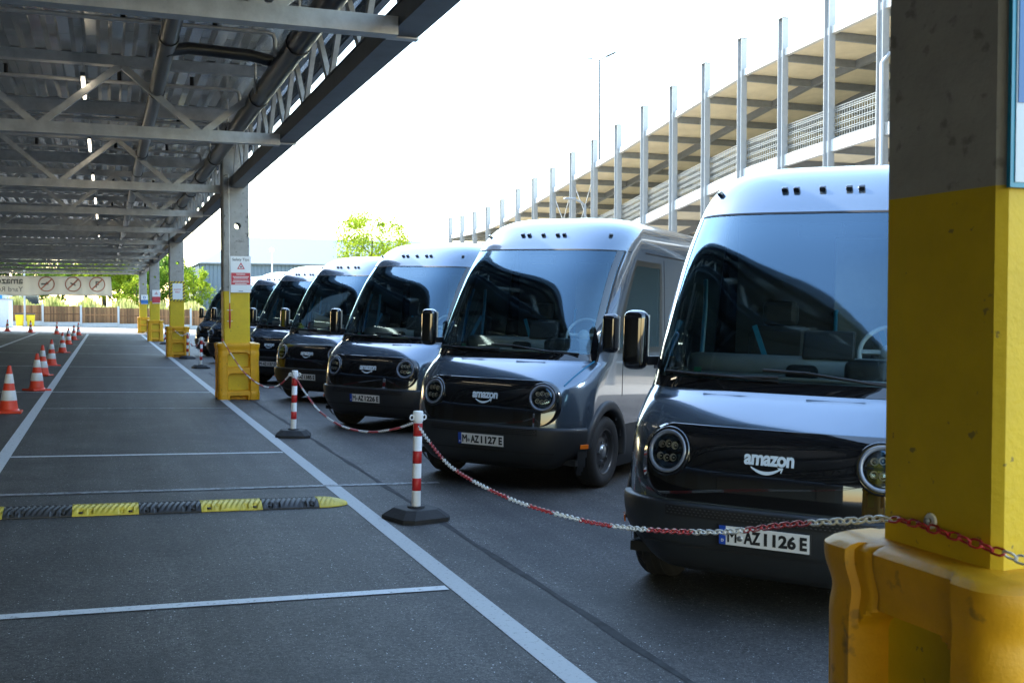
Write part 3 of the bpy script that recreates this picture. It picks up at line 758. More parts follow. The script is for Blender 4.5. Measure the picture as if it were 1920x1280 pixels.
def van_shell():
    rings = []
    for z in LV:
        o = outline(z); ring = [(-x, y) for x, y in reversed(o[1:])] + o
        rings.append([Vector((x, y, z)) for x, y in ring])
    n = len(rings[0]); mid = (n - 1) // 2
    bins = {k: MB() for k in ('body', 'cladding', 'windshield', 'win_l', 'win_r', 'fr_l', 'fr_r')}
    for b in bins.values(): b.v = [p for r_ in rings for p in r_]
    for j in range(len(LV) - 1):
        for i in range(n - 1):
            c = i - mid if i >= mid else mid - 1 - i   # face column counted from the centre line
            z0, z1 = LV[j], LV[j + 1]
            f = (j * n + i, j * n + i + 1, (j + 1) * n + i + 1, (j + 1) * n + i)
            q = sum((bins['body'].v[k] if isinstance(bins['body'].v[k], Vector) else Vector(bins['body'].v[k]) for k in f), Vector()) / 4
            if abs(q.x) > .6 and (math.hypot(q.y - HUBY, q.z - HUBZ) < .455 or math.hypot(q.y - RHUBY, q.z - HUBZ) < .455): continue
            if q.y < YF(q.z) + .26 and q.z < .58: continue
            key = 'body'
            if c < C1 and z0 >= ZB - 1e-6 and z1 <= ZT + 1e-6: key = 'windshield'
            elif C1 + C2 + 1 <= c < C1 + C2 + C3 - 1 and z0 >= up(1.44) - 1e-6 and z1 <= up(2.32) + 1e-6: key = 'win_r' if i >= mid else 'win_l'
            elif C1 + C2 <= c < C1 + C2 + C3 and z0 >= up(1.38) - 1e-6 and z1 <= up(2.38) + 1e-6: key = 'fr_r' if i >= mid else 'fr_l'
            elif z1 <= .62 + 1e-6: key = 'cladding'
            bins[key].f.append(f); bins[key].sm.append(True)
    # roof lid and floor
    top = (len(LV) - 1) * n
    bins['body'].f.append(tuple(range(top, top + n))); bins['body'].sm.append(True)
    for b in bins.values():   # drop unused vertices
        used = sorted(set(k for f in b.f for k in f)); mp = {k: i for i, k in enumerate(used)}
        b.v = [tuple(b.v[k]) for k in used]; b.f = [tuple(mp[k] for k in f) for f in b.f]
    return bins
def patch(fx, z0, z1, off, nu=20, nv=8):
    """surface patch: fx(z) gives (xa, xb)"""
    b = MB()
    def f(u, v):
        z = z0 + (z1 - z0) * v; xa, xb = fx(z); return P(xa + (xb - xa) * u, z, off)
    b.grid(f, nu, nv); return b
def strip_patch(pts, wd, off=.004):
    """thin band along (x, z) points on the shell"""
    b = MB(); L_ = []
    for i, (x, z) in enumerate(pts):
        x2, z2 = pts[min(i + 1, len(pts) - 1)]; x1, z1 = pts[max(i - 1, 0)]
        a = S(x2, z2) - S(x1, z1); n = SN(x, z); s_ = a.cross(n).normalized() * wd / 2; c = P(x, z, off); L_ += [c - s_, c + s_]
    b.add(L_, [(2 * i, 2 * i + 1, 2 * i + 3, 2 * i + 2) for i in range(len(pts) - 1)], True); return b
def flareX(y, z):
    wv, y0, d = WF(z), YF(z), DF(z)
    if y >= y0 + d: return wv
    t = max(0, min(1, (d - (y - y0)) / d)); return wv * max(0, 1 - t ** EM) ** (1 / EN)

def solid(o, t, off=-1):
    m_ = o.modifiers.new('thickness', 'SOLIDIFY'); m_.thickness = t; m_.offset = off; return o

def build_van():
    v = empty('delivery_van'); sh = van_shell()
    body = part('body', sh['body'], M['van'], v)
    cl = part('lower_cladding', sh['cladding'], M['clad'], v)
    ws = part('windshield', sh['windshield'], M['glass'], v)
    for k, k2 in (('win_l', 'fr_l'), ('win_r', 'fr_r')): sw_ = part('side_window', sh[k], M['side_glass'], v); part('window_frame', sh[k2], M['gloss_black'], sw_)
    # black edge print of the windshield and its seams
    b = patch(lambda z: (-XG(z), XG(z)), ZB, 1.375, .003, 30, 3); part('black_edging', b, M['gloss_black'], ws)
    for s in (-1, 1):
        b = MB(); b.grid(lambda u, q: P(s * (XG(ZB + (ZT - ZB) * q) - .005 - .045 * u), ZB + (ZT - ZB) * q, .003), 3, 24); part('black_edging', b, M['gloss_black'], ws)
        b = MB(); b.grid(lambda u, q: P(s * (XG(1.3 + (ZT - 1.3) * q) + .012 * u), 1.3 + (ZT - 1.3) * q, .003), 1, 24); part('seam', b, M['matte_black'], body)
    b = patch(lambda z: (-.935, .935), ZT - .008, ZT + .006, .003, 40, 1); part('seam', b, M['matte_black'], body)
    # glossy black face panel
    r = .19
    def fx(z):
        t = abs(z - .885); hh = .222; e = max(0, t - (hh - r)); hw = .80 - r + math.sqrt(max(0, r * r - e * e)); return (-hw, hw)
    zz = MB(); nv = 18
    def fpan(u, q):
        z = .885 + .2219 * math.sin((q - .5) * math.pi); xa, xb = fx(z); return P(xa + (xb - xa) * u, z, .008)
    zz.grid(fpan, 36, nv); pan = part('face_panel', zz, M['gloss_black'], v); solid(pan, .016)
    # bumper: stands proud of the shell, with a ledge on top
    bb = MB(); ZS = [.17, .20, .24, .29, .34, .40, .46, .52, .575, .61, .635, .648, .652]
    OF = [-.03, .0, .012, .020, .026, .030, .034, .036, .036, .035, .032, .022, .0]
    rows = []
    for z, of in zip(ZS, OF):
        o = outline(z); o = [q for q in o if q[1] < YF(z) + .36]
        pts = []
        for q in o:
            n = SN(q[0] * .9999, z); n = Vector((n.x, n.y, 0)).normalized(); pts.append(Vector((q[0], q[1], z)) + n * of)
        rows.append(pts)
    m_ = min(len(q) for q in rows)
    def zlow(x):
        t = max(0, min(1, (abs(x) - .62) / .34)); t = t * t * (3 - 2 * t); return .215 + .12 * t
    rows = [[Vector((p.x, p.y, .652 - (.652 - p.z) * (.652 - zlow(p.x)) / (.652 - .17))) for p in q] for q in rows]
    rows = [[Vector((-p.x, p.y, p.z)) for p in reversed(q[1:m_])] + q[:m_] for q in rows]
    n = len(rows[0])
    bb.add([p for q in rows for p in q], [(j * n + i, j * n + i + 1, (j + 1) * n + i + 1, (j + 1) * n + i) for j in range(len(rows) - 1) for i in range(n - 1)], True)
    bump = part('front_bumper', bb, M['clad'], v)
    b = patch(lambda z: (-.60, .60), .572, .632, .0385, 24, 2); gr = part('grille', b, M['matte_black'], v)
    b = MB()
    for z in (.588, .604, .620):
        for k in range(46):
            x = -.59 + k * .0257 + (.013 if z == .604 else 0)
            if x > .585: continue
            p = P(x, z, .042); q = P(x + .010, z, .042)
            b.beam(p, q, .006, .004)
    sm = part('grille_mesh', b, M['rim'], gr); sm['kind'] = 'stuff'
    b = strip_patch([(x * .05, .40) for x in range(-15, 16)], .012, .034); part('bumper_crease', b, M['matte_black'], bump)
    for s in (-1, 1):
        b = MB(); fm = frame(s * .955, .47, .034); b.rbox((0, 0, 0), (.11, .045, .012), .005); part('side_marker', b, M['amber'], v, M=fm)
    # headlights
    for s in (-1, 1):
        fm = frame(s * .622, .942, .012)
        b = MB(); b.lathe([(.150, -.012), (.152, .0), (.146, .008), (.132, .006)], 32); h = part('headlight', b, M['gloss_black'], v, M=fm)
        b = MB(); b.lathe([(.132, .002), (.130, .012), (.124, .015), (.114, .013), (.108, .004), (.104, -.004)], 36); part('light_ring', b, M['lamp_ring'], h)
        b = MB(); b.lathe([(.104, .0), (.096, -.012), (.05, -.02), (.001, -.021)], 28); part('bowl', b, M['bowl'], h)
        for (px, py) in ((-.045, .038), (0, .045), (.047, .036), (-.047, -.034), (.0, -.042), (.045, -.036)):
            b = MB(); b.lathe([(.024, .003), (.022, -.002), (.014, -.010), (.006, -.011), (.005, .0), (.001, .002)], 12, (px, py, .003), 'Z', False); part('reflector', b, M['chrome'], h)
        b = MB(); b.box((0, 0, .002), (.19, .014, .006)); part('divider', b, M['matte_black'], h)
        b = MB(); b.lathe([(.104, .006), (.085, .014), (.05, .019), (.001, .021)], 24); part('lens', b, M['lamp_glass'], h)
    # lettering of the maker's client on the panel
    me = text_mesh('lettering', 'amazon', .1, M['logo'], .0035, 1.0, 'CENTER', .0015, .94)
    xs_ = [q.co.x for q in me.vertices]; k = .29 / (max(xs_) - min(xs_)); cx_ = (max(xs_) + min(xs_)) / 2
    for q in me.vertices: q.co.x = (q.co.x - cx_) * k; q.co.y *= k * 1.18
    put('lettering', me, v).matrix_local = frame(0, .935, .0105) @ Matrix.Translation((0, .012, 0))
    b = MB(); A = []
    for i in range(17):
        t = i / 16; x = -.102 + .177 * t; y = -.052 - .031 * math.sin(math.pi * min(1, t * 1.02)) ** .9 ; A.append((x, y, .0045 + .0055 * math.sin(math.pi * t)))
    b.add([(x, y + h_, .002) for x, y, h_ in A] + [(x, y - h_, .002) for x, y, h_ in A], [(i, 17 + i, 18 + i, i + 1) for i in range(16)])
    b.add([(.052, -.046, .002), (.085, -.044, .002), (.085, -.051, .002), (.060, -.053, .002)], [(0, 3, 2, 1)])
    b.add([(.085, -.044, .002), (.076, -.077, .002), (.070, -.073, .002), (.077, -.049, .002)], [(0, 3, 2, 1)])
    sl = put('smile_mark', b.mesh('smile_mark', M['logo']), v); sl.matrix_local = frame(0, .935, .0105) @ Matrix.Translation((0, .012, 0)); solid(sl, .002, 0)
    # number plate
    fm = frame(0, .50, .044)
    b = MB(); b.rbox((0, 0, 0), (.535, .125, .014), .004); pl = part('plate_holder', b, M['matte_black'], v, M=fm)
    b = MB(); b.box((.02, 0, .0085), (.48, .110, .004)); part('plate_face', b, M['plate'], pl)
    b = MB(); b.box((-.24, 0, .0085), (.04, .110, .004)); part('country_strip', b, M['plate_blue'], pl)
    # mirrors
    for s in (-1, 1):
        b = MB(); b.rbox((s * 1.085, .62, 1.60), (.17, .13, .40), .055, None, True, 4); mr = part('mirror', b, M['gloss_black'], v); mr.modifiers.new('normals', 'WEIGHTED_NORMAL').keep_sharp = False
        b = MB(); b.rbox((s * 1.085, .688, 1.60), (.14, .008, .34), .003); part('mirror_glass', b, M['chrome'], mr)
        b = MB(); b.beam((s * .95, .95, 1.46), (s * 1.07, .64, 1.46), .09, .06); part('mirror_arm', b, M['matte_black'], mr)
    # roof marker lamps
    for x in (-.745, -.255, -.175, 0, .175, .255, .745):
        fm = frame(x, 2.65, .010); b = MB(); b.rbox((0, 0, .004), (.044, .032, .034), .008); part('marker_lamp', b, M['gloss_black'], v, M=fm)
    # wipers
    for pts in ([(-.05, 1.395), (-.30, 1.388), (-.55, 1.39), (-.80, 1.40)], [(.80, 1.37), (.45, 1.392), (.10, 1.43), (-.15, 1.438)]):
        b = MB(); b.tube([P(x, z, .022) for x, z in pts], .011, 6); wp = part('wiper', b, M['matte_black'], v)
        b = MB(); b.tube([P(pts[0][0], pts[0][1] - .02, .012), P((pts[0][0] + pts[2][0]) / 2, pts[1][1] - .005, .03), P(pts[2][0], pts[2][1], .034)], .008, 5); part('wiper_arm', b, M['matte_black'], wp)
    # wheels, arches and wells
    for s in (-1, 1):
        for hy in (HUBY, RHUBY):
            b = MB(); b.lathe([(.235, -.10), (.30, -.118), (.345, -.112), (.365, -.085), (.368, -.03), (.368, .03), (.365, .085), (.345, .112), (.30, .118), (.235, .10), (.20, .06)], 40, (0, 0, 0), 'X')
            wh = part('wheel', b, M['tyre'], v, (s * .885, hy, HUBZ + .003))
            b = MB(); b.lathe([(.236, .102), (.228, .104), (.222, .08), (.205, .06), (.15, .052), (.11, .066), (.085, .07), (.001, .07)], 36, (0, 0, 0), 'X', True, s); rm = part('rim', b, M['rim'], wh)
            b = MB(); b.lathe([(.075, .068), (.07, .086), (.05, .094), (.001, .096)], 20, (0, 0, 0), 'X', True, s); part('hub_cap', b, M['hub'], wh)
            for k in range(10):
                a = 2 * math.pi * k / 10; b = MB(); b.lathe([(.026, .0605), (.02, .058), (.001, .057)], 10, (0, .165 * math.cos(a), .165 * math.sin(a)), 'X', True, s); part('rim_hole', b, M['matte_black'], wh)
            b = MB()
            for k in range(5):
                a = 2 * math.pi * (k + .5) / 5; b.lathe([(.014, .066), (.013, .084), (.001, .088)], 6, (0, .10 * math.cos(a), .10 * math.sin(a)), 'X', False, s)
            part('lug_nuts', b, M['hub'], wh)
            b = MB()
            for x in (-.055, 0, .055):
                b.lathe([(.3665, x - .005), (.3700, x - .005), (.3700, x + .005), (.3665, x + .005)], 40, (0, 0, 0), 'X')
            part('tread_ribs', b, M['rubber'], wh)
            # well
            b = MB(); nA = 20
            arcp = [(hy + .47 * math.cos(math.pi * .955 * k / nA), HUBZ + .47 * math.sin(math.pi * .955 * k / nA)) for k in range(nA + 1)]
            arcp = [(arcp[0][0], .20)] + arcp + [(arcp[-1][0], .40)]
            vs = []
            for (y_, z_) in arcp: vs += [(s * .60, y_, z_), (s * max(.62, min(.97, flareX(y_, max(z_, .2)) - .01)), y_, z_)]
            b.add(vs, [(2 * k, 2 * k + 1, 2 * k + 3, 2 * k + 2) for k in range(len(arcp) - 1)], True)
            b.add([(s * .60, y_, z_) for y_, z_ in arcp], [tuple(range(len(arcp)))]); part('wheel_well', b, M['matte_black'], v)
            # flare
            b = MB(); ks = 30; sec = []
            for k in range(ks + 1):
                a = math.pi * (-.04 + .985 * k / ks); row = []
                for rr, off in ((.432, -.05), (.432, .022), (.45, .032), (.505, .030), (.53, .012), (.532, -.01)):
                    y_ = hy + rr * math.cos(a); z_ = max(.2, HUBZ + rr * math.sin(a)); row.append((s * (flareX(max(y_, YF(z_) + .03), z_) + off), y_, z_))
                sec += row
            b.add(sec, [(k * 6 + i, k * 6 + i + 1, (k + 1) * 6 + i + 1, (k + 1) * 6 + i) for k in range(ks) for i in range(5)], True)
            part('wheel_arch', b, M['clad'], v)
    # side details
    for s in (-1, 1):
        for yy_ in (1.18, 2.50, 4.0):
            b = MB(); z0_ = .66 if yy_ != 1.18 else .93
            b.grid(lambda u, q: Vector((s * (flareX(yy_, z0_ + (1.40 - z0_ if yy_ < 2 else 2.45 - z0_) * q) + .002), yy_ + .012 * u, z0_ + (1.40 - z0_ if yy_ < 2 else 2.45 - z0_) * q)), 1, 16); part('door_seam', b, M['matte_black'], body)
        b = MB(); b.rbox((s * 1.0, 2.28, 1.22), (.035, .22, .05), .012); part('door_handle', b, M['matte_black'], v)
        b = MB(); b.grid(lambda u, q: Vector((s * (WF(2.50) + .004), 1.9 + 4.2 * u, 2.485 + .02 * q)), 1, 1); part('roof_rail_seam', b, M['matte_black'], body)
    # under-floor and cab
    b = MB(); b.box((0, 3.2, .30), (1.84, 6.0, .06)); part('floor_pan', b, M['matte_black'], v)
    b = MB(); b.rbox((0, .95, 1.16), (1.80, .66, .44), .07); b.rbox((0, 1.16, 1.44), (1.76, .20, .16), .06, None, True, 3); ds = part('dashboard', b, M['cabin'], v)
    b = MB(); b.rbox((0, .82, 1.385), (1.66, .34, .02), .008); part('dash_top', b, M['cabin_light'], ds)
    b = MB(); b.rbox((.10, 1.10, 1.60), (.34, .04, .20), .015, Matrix.Rotation(R(-15), 3, 'X')); part('screen', b, M['cabin_dark'], ds)
    b = MB(); b.rbox((.44, .84, 1.44), (.36, .20, .16), .05, None, True, 3); part('instrument_hood', b, M['cabin_dark'], ds)
    b = MB(); b.rbox((.0, .76, 1.42), (.20, .12, .11), .04, None, True, 3); part('sensor_pod', b, M['cabin_dark'], ds)
    rot = Matrix.Translation((.45, 1.38, 1.56)) @ Matrix.Rotation(R(62), 4, 'X')
    b = MB(); b.tube([(.20 * math.cos(2 * math.pi * k / 28), .20 * math.sin(2 * math.pi * k / 28), 0) for k in range(29)], .016, 8, False); b.beam((-.19, 0, 0), (.19, 0, 0), .03, .02); b.beam((0, 0, 0), (0, -.19, 0), .03, .02); b.lathe([(.001, .02), (.06, .015), (.065, -.02)], 14)
    part('steering_wheel', b, M['cabin_light'], v, M=rot)
    for (x, y_) in ((.45, 1.88), (-.52, 2.02)):
        b = MB(); b.rbox((x, y_, .98), (.50, .50, .16), .06); b.rbox((x, y_ + .26, 1.38), (.48, .14, .70), .06, Matrix.Rotation(R(-8), 3, 'X')); b.rbox((x, y_ + .31, 1.82), (.28, .11, .20), .045); b.box((x, y_, .65), (.40, .40, .55))
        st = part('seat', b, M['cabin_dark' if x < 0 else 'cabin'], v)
        b = MB(); b.beam((x - .17, y_ + .17, 1.72), (x + .02, y_ + .12, 1.25), .04, .008, (0, 1, 0)); part('seat_belt', b, M['cyan'], st)
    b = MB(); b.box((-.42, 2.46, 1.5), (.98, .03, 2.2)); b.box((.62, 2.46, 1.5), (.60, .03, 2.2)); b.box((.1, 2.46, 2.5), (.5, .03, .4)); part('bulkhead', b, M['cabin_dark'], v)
    b = MB(); b.rbox((.08, 2.43, 1.45), (.42, .03, 1.95), .012); bd = part('bulkhead_door', b, M['cabin'], v)
    b = MB(); b.tube([(-.10, 2.40, 1.35), (-.10, 2.36, 1.35), (-.10, 2.36, 1.85), (-.10, 2.40, 1.85)], .016, 6); part('grab_handle', b, M['cyan'], bd)
    for s in (-1, 1):   # inside door trim and roof lining
        b = MB(); b.box((s * .945, 1.75, 1.0), (.03, 1.2, .78)); tr = part('door_trim', b, M['cabin'], v)
        b = MB(); b.tube([(s * .92, 1.36, 1.40), (s * .88, 1.45, 1.52), (s * .88, 1.5, 1.85), (s * .90, 1.55, 2.05)], .018, 6); part('grab_handle', b, M['cyan' if s < 0 else 'cabin_dark'], tr)
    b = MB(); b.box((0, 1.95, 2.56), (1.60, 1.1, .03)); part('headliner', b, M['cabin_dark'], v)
    b = MB(); b.rbox((0, 1.22, 2.38), (.30, .10, .09), .02); part('camera_pod', b, M['cabin_dark'], v)
    b = MB(); b.rbox((-.66, .66, 1.42), (.05, .004, .03), .001); part('sticker', b, M['sticker_green'], ws, M=Matrix.Identity(4))
    return v
VY = [5.23, 10.18, 15.35, 20.45, 25.5, 30.55, 35.6, 40.7]
VX = 3.56; VTH = R(-48.3)
VP = ['1126', '1127', '1226', '1385', '1157', None, None, None]
VL = ['dark blue grey delivery van nearest the camera, its front cut off by the yellow column',
      'dark delivery van between the middle bollard and the nearest van, seen almost whole',
      'dark delivery van third in the row, behind the looping chain between the two nearest bollards',
      'dark delivery van fourth in the row with a pale sheet behind its windshield',
      'dark delivery van just right of the Safety Tips column, its front half hidden',
      'dark delivery van hidden almost wholly behind the Safety Tips column',
      'dark delivery van just left of the Safety Tips column, second farthest of the row',
      'farthest dark delivery van, leftmost of the row']
van0 = build_van(); vans = [van0]
for k in range(1, 8): vans.append(copy_tree(van0, None, () if k < 5 else ('rim_hole', 'reflector', 'grille_mesh', 'lug_nuts', 'tread_ribs')))
fmp = frame(0, .50, .044)
for k, v in enumerate(vans):
    tag(v, VL[k], 'van', 'delivery vans parked in a row')
    v.matrix_world = Matrix.Translation((VX, VY[k], gz(VX))) @ TILT @ Matrix.Rotation(VTH, 4, 'Z')
    if VP[k]:
        pl = [o for o in bpy.data.objects if o.parent == v and o.name.startswith('plate_holder')][0]
        for body_, x0, wdt in (('M', -.210, .056), ('AZ', -.114, .098), (VP[k], .005, .182), ('E', .207, .040)):
            if body_ == 'M':
                b = MB(); hh = .0385
                for poly in ([(-.210, -hh), (-.199, -hh), (-.199, hh), (-.210, hh)], [(-.167, -hh), (-.156, -hh), (-.156, hh), (-.167, hh)], [(-.1985, hh), (-.1985, hh - .026), (-.183, -.012), (-.183, .010)], [(-.1675, hh), (-.183, .010), (-.183, -.012), (-.1675, hh - .026)]):
                    b.prism(poly, 0, .0008)
                part('plate_lettering', b, M['ink'], pl, (0, 0, .0111)); continue
            me = text_mesh('lettering', body_, .1, M['ink'], .0004 if body_ == 'M' else .0042, 1, 'LEFT', .0006)
            X = [q.co.x for q in me.vertices]; Y = [q.co.y for q in me.vertices]
            if body_ == VP[k]: x0 = .004
            for q in me.vertices:
                q.co.x = x0 + (q.co.x - min(X)) / (max(X) - min(X)) * wdt; q.co.y = (q.co.y - (min(Y) + max(Y)) / 2) / (max(Y) - min(Y)) * .077
            put('plate_lettering', me, pl, (0, 0, .0115))
        me = text_mesh('lettering', 'D', .022, M['plate'], .0008, 1, 'CENTER', .0006); put('plate_lettering', me, pl, (-.24, -.032, .0115))
        b = MB(); b.lathe([(.001, .0125), (.0165, .0125), (.017, .0105)], 16, (-.137, -.012, 0)); part('plate_seal', b, M['hub'], pl)
# a bright blue reflection painted as a stripe on the second van only, and a sheet lying behind the fourth van's glass
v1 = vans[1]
b = strip_patch([(.80 + .012 * i, 1.065 + .022 * i) for i in range(12)], .016, .004); part('blue_reflection', b, M['cyan'], v1)
sh = thing('paper_sheet', 'pale sheet propped behind the windshield of the fourth van', 'sheet', (0, 0, 0))
sh.matrix_world = vans[3].matrix_world @ Matrix.Translation((-.25, .92, 1.45))
b = MB(); b.box((0, 0, 0), (.62, .012, .44), Matrix.Rotation(R(28), 3, 'X') @ Matrix.Rotation(R(22), 3, 'Y')); part('sheet', b, M['sign_white'], sh)
# ================================================================== BOLLARDS
def build_bollard():
    o = empty('chain_bollard')
    b = MB(); h = .085
    def oct_(s, c): return [(-s + c, -s), (s - c, -s), (s, -s + c), (s, s - c), (s - c, s), (-s + c, s), (-s, s - c), (-s, -s + c)]
    A = [Vector((x, y, z)) for z, s, c in ((0, .235, .07), (.035, .235, .07), (.095, .165, .06), (.10, .155, .055)) for x, y in oct_(s, c)]
    b.add(A, [(j * 8 + i, j * 8 + (i + 1) % 8, (j + 1) * 8 + (i + 1) % 8, (j + 1) * 8 + i) for j in range(3) for i in range(8)] + [tuple(range(24, 32)), tuple(range(7, -1, -1))])
    b.lathe([(.075, .098), (.075, .112), (.04, .114)], 16); part('base', b, M['rubber'], o)
    b = MB(); b.lathe([(.0375, .09), (.0375, .905), (.001, .905)], 20); part('post', b, M['post_white'], o)
    for z0, z1 in ((.705, .815), (.475, .580), (.245, .350)):
        b = MB(); b.lathe([(.0376, z0), (.0386, z0 + .001), (.0386, z1 - .001), (.0376, z1)], 20); part('red_band', b, M['red'], o)
    b = MB(); b.lathe([(.043, .83), (.044, .84), (.044, .905), (.039, .916), (.001, .918)], 20); cp = part('cap', b, M['post_white'], o)
    for s in (-1, 1):
        b = MB(); b.tube([(s * .062 + .020 * math.cos(2 * math.pi * k / 16), 0, .862 + .020 * math.sin(2 * math.pi * k / 16)) for k in range(17)], .0065, 6, False); part('eye', b, M['post_white'], cp)
    return o
bl = [(2.43, 8.69, 'red and white chain bollard on a black base, nearest the camera'),
      (2.40, 14.85, 'red and white chain bollard in front of the third and fourth vans'),
      (2.57, 32.5, 'red and white bollard just left of the Safety Tips column guard'),
      (2.61, 38.7, 'red and white bollard standing against the striped notice column guard'),
      (3.70, 41.6, 'red and white bollard half hidden by the Safety Tips column guard'),
      (2.63, 54.0, 'red and white bollard on the right of the second farthest column guard'),
      (2.85, 61.5, 'small distant bollard just behind the second farthest column guard'),
      (2.60, 76.0, 'farthest red and white bollard by the farthest column guard')]
bol = []
for i, (x, y, l) in enumerate(bl):
    o = build_bollard() if i == 0 else copy_tree(bol[0])
    o.location = (x, y, gz(x)); o.rotation_euler = (0, math.atan(SLOPE), R([18, -12, 8, 30, 0, 15, 3, 10][i])); tag(o, l, 'bollard', 'chain bollards along the lane'); bol.append(o)

# ================================================================== CHAINS
def link_mesh(n1=5, n2=6, L=.047, W=.0285, r=.0034):
    b = MB(); h = L / 2 - W / 2; q = W / 2 - r; pts = []
    for k in range(n1 + 1): a = -math.pi / 2 + math.pi * k / n1; pts.append((h + q * math.cos(a), q * math.sin(a), 0))
    for k in range(n1 + 1): a = math.pi / 2 + math.pi * k / n1; pts.append((-h + q * math.cos(a), q * math.sin(a), 0))
    N = len(pts); vs = []
    for i in range(N):
        p = Vector(pts[i]); t = (Vector(pts[(i + 1) % N]) - Vector(pts[i - 1])).normalized(); l = t.cross(Vector((0, 0, 1)))
        for k in range(n2): a = 2 * math.pi * k / n2; vs.append(p + (l * math.cos(a) + Vector((0, 0, 1)) * math.sin(a)) * r)
    b.add(vs, [(i * n2 + k, i * n2 + (k + 1) % n2, ((i + 1) % N) * n2 + (k + 1) % n2, ((i + 1) % N) * n2 + k) for i in range(N) for k in range(n2)], True)
    return b
def walk(pts, step):
    pts = [Vector(p) for p in pts]; D = [0]
    for i in range(len(pts) - 1): D.append(D[-1] + (pts[i + 1] - pts[i]).length)
    out = []; s = step / 2; i = 0
    while s < D[-1]:
        while D[i + 1] < s: i += 1
        t = (s - D[i]) / (D[i + 1] - D[i]); out.append((pts[i].lerp(pts[i + 1], t), (pts[i + 1] - pts[i]).normalized())); s += step
    return out
def smooth_path(pts, n=12):
    P_ = [Vector(p) for p in pts]; P_ = [2 * P_[0] - P_[1]] + P_ + [2 * P_[-1] - P_[-2]]; out = []
    for i in range(1, len(P_) - 2):
        for k in range(n):
            t = k / n; a, b, c, d = P_[i - 1:i + 3]
            out.append(.5 * ((2 * b) + (c - a) * t + (2 * a - 5 * b + 4 * c - d) * t * t + (3 * b - a - 3 * c + d) * t ** 3))
    out.append(P_[-2]); return out
def chain(label, pts, single, step=.0375, grp=11, scale=1.0):
    o = thing('barrier_chain', label, 'chain', (0, 0, 0), 0, 'red and white plastic chains')
    W_ = walk(smooth_path(pts), step * scale); lw = link_mesh(5, 6, .047 * scale, .0285 * scale, .0034 * scale) if single else link_mesh(3, 4, .047 * scale, .0285 * scale, .0040 * scale)
    if single:
        mw = lw.mesh('link', M['chain_white']); mr_ = lw.mesh('link', M['chain_red'])
    bw, br = MB(), MB()
    for k, (p, t) in enumerate(W_):
        z = Vector((0, 0, 1)); s_ = t.cross(z).normalized(); u = s_.cross(t)
        m_ = Matrix((t, s_, u)).transposed().to_4x4() @ Matrix.Rotation(R(45 if k % 2 else -45) + random.uniform(-.18, .18), 4, 'X'); m_.translation = p
        red = (k // grp) % 2 == 1
        if single: put('link', mr_ if red else mw, o).matrix_local = m_
        else: (br if red else bw).add([m_ @ Vector(q) for q in lw.v], lw.f, True)
    if not single:
        a = part('white_links', bw, M['chain_white'], o, fix=False); a['kind'] = 'stuff'; a = part('red_links', br, M['chain_red'], o, fix=False); a['kind'] = 'stuff'
    return o
E1 = Vector((2.40, 8.62, gz(2.43) + .80))
chain('red and white chain from the nearest bollard to the foreground yellow column',
      [(2.095, 1.62, 1.085), (2.085, 1.92, 1.10), (2.082, 2.31, 1.122), (2.083, 2.47, 1.112), (2.09, 2.61, 1.08), (2.11, 2.96, 1.0), (2.13, 3.43, .88), (2.17, 4.14, .75), (2.22, 4.92, .645), (2.29, 6.11, .55), (2.36, 7.43, .54), (2.40, 8.2, .65), (2.43, 8.64, .745)], True)
chain('red and white chain looping between the two nearest bollards', [(2.43, 8.76, .735), (2.43, 9.37, .62), (2.42, 10.4, .48), (2.41, 11.65, .41), (2.40, 12.87, .46), (2.395, 13.9, .62), (2.39, 14.78, .81)], False)
chain('chain from the second bollard up to the guard of the Safety Tips column', [(2.39, 14.92, .80), (2.34, 15.89, .56), (2.28, 17.18, .48), (2.2, 19.0, .62), (2.08, 20.98, 1.06), (2.08, 21.2, 1.10)], False)
chain('short chain between the bollard and the striped notice column', [(2.57, 32.57, .78), (2.58, 34, .55), (2.59, 35.8, .47), (2.6, 37.4, .58), (2.61, 38.62, .79)], False, .075, 7, 2)
chain('chain on the guard of the striped notice column', [(2.58, 38.76, .79), (2.45, 39.2, .72), (2.25, 39.75, .9), (2.1, 39.9, 1.05)], False, .075, 7, 2)
chain('chain between the bollard and the half hidden bollard left of the Safety Tips column', [(2.62, 32.45, .78), (2.9, 35.0, .52), (3.2, 37.6, .48), (3.5, 40, .62), (3.68, 41.5, .8)], False, .075, 7, 2)
o = thing('chain_bolt', 'steel bolt and washer holding the chain on the foreground column', 'bolt', (2.108, 2.31, 1.135))
b = MB(); b.lathe([(.007, -.006), (.020, -.006), (.022, -.003), (.022, 0.0)], 18, (0, 0, 0), 'X', False); part('washer', b, M['white'], o)
b = MB(); b.lathe([(.001, -.02), (.009, -.02), (.009, -.012)], 6, (0, 0, 0), 'X'); part('bolt_head', b, M['grey_metal'], o)

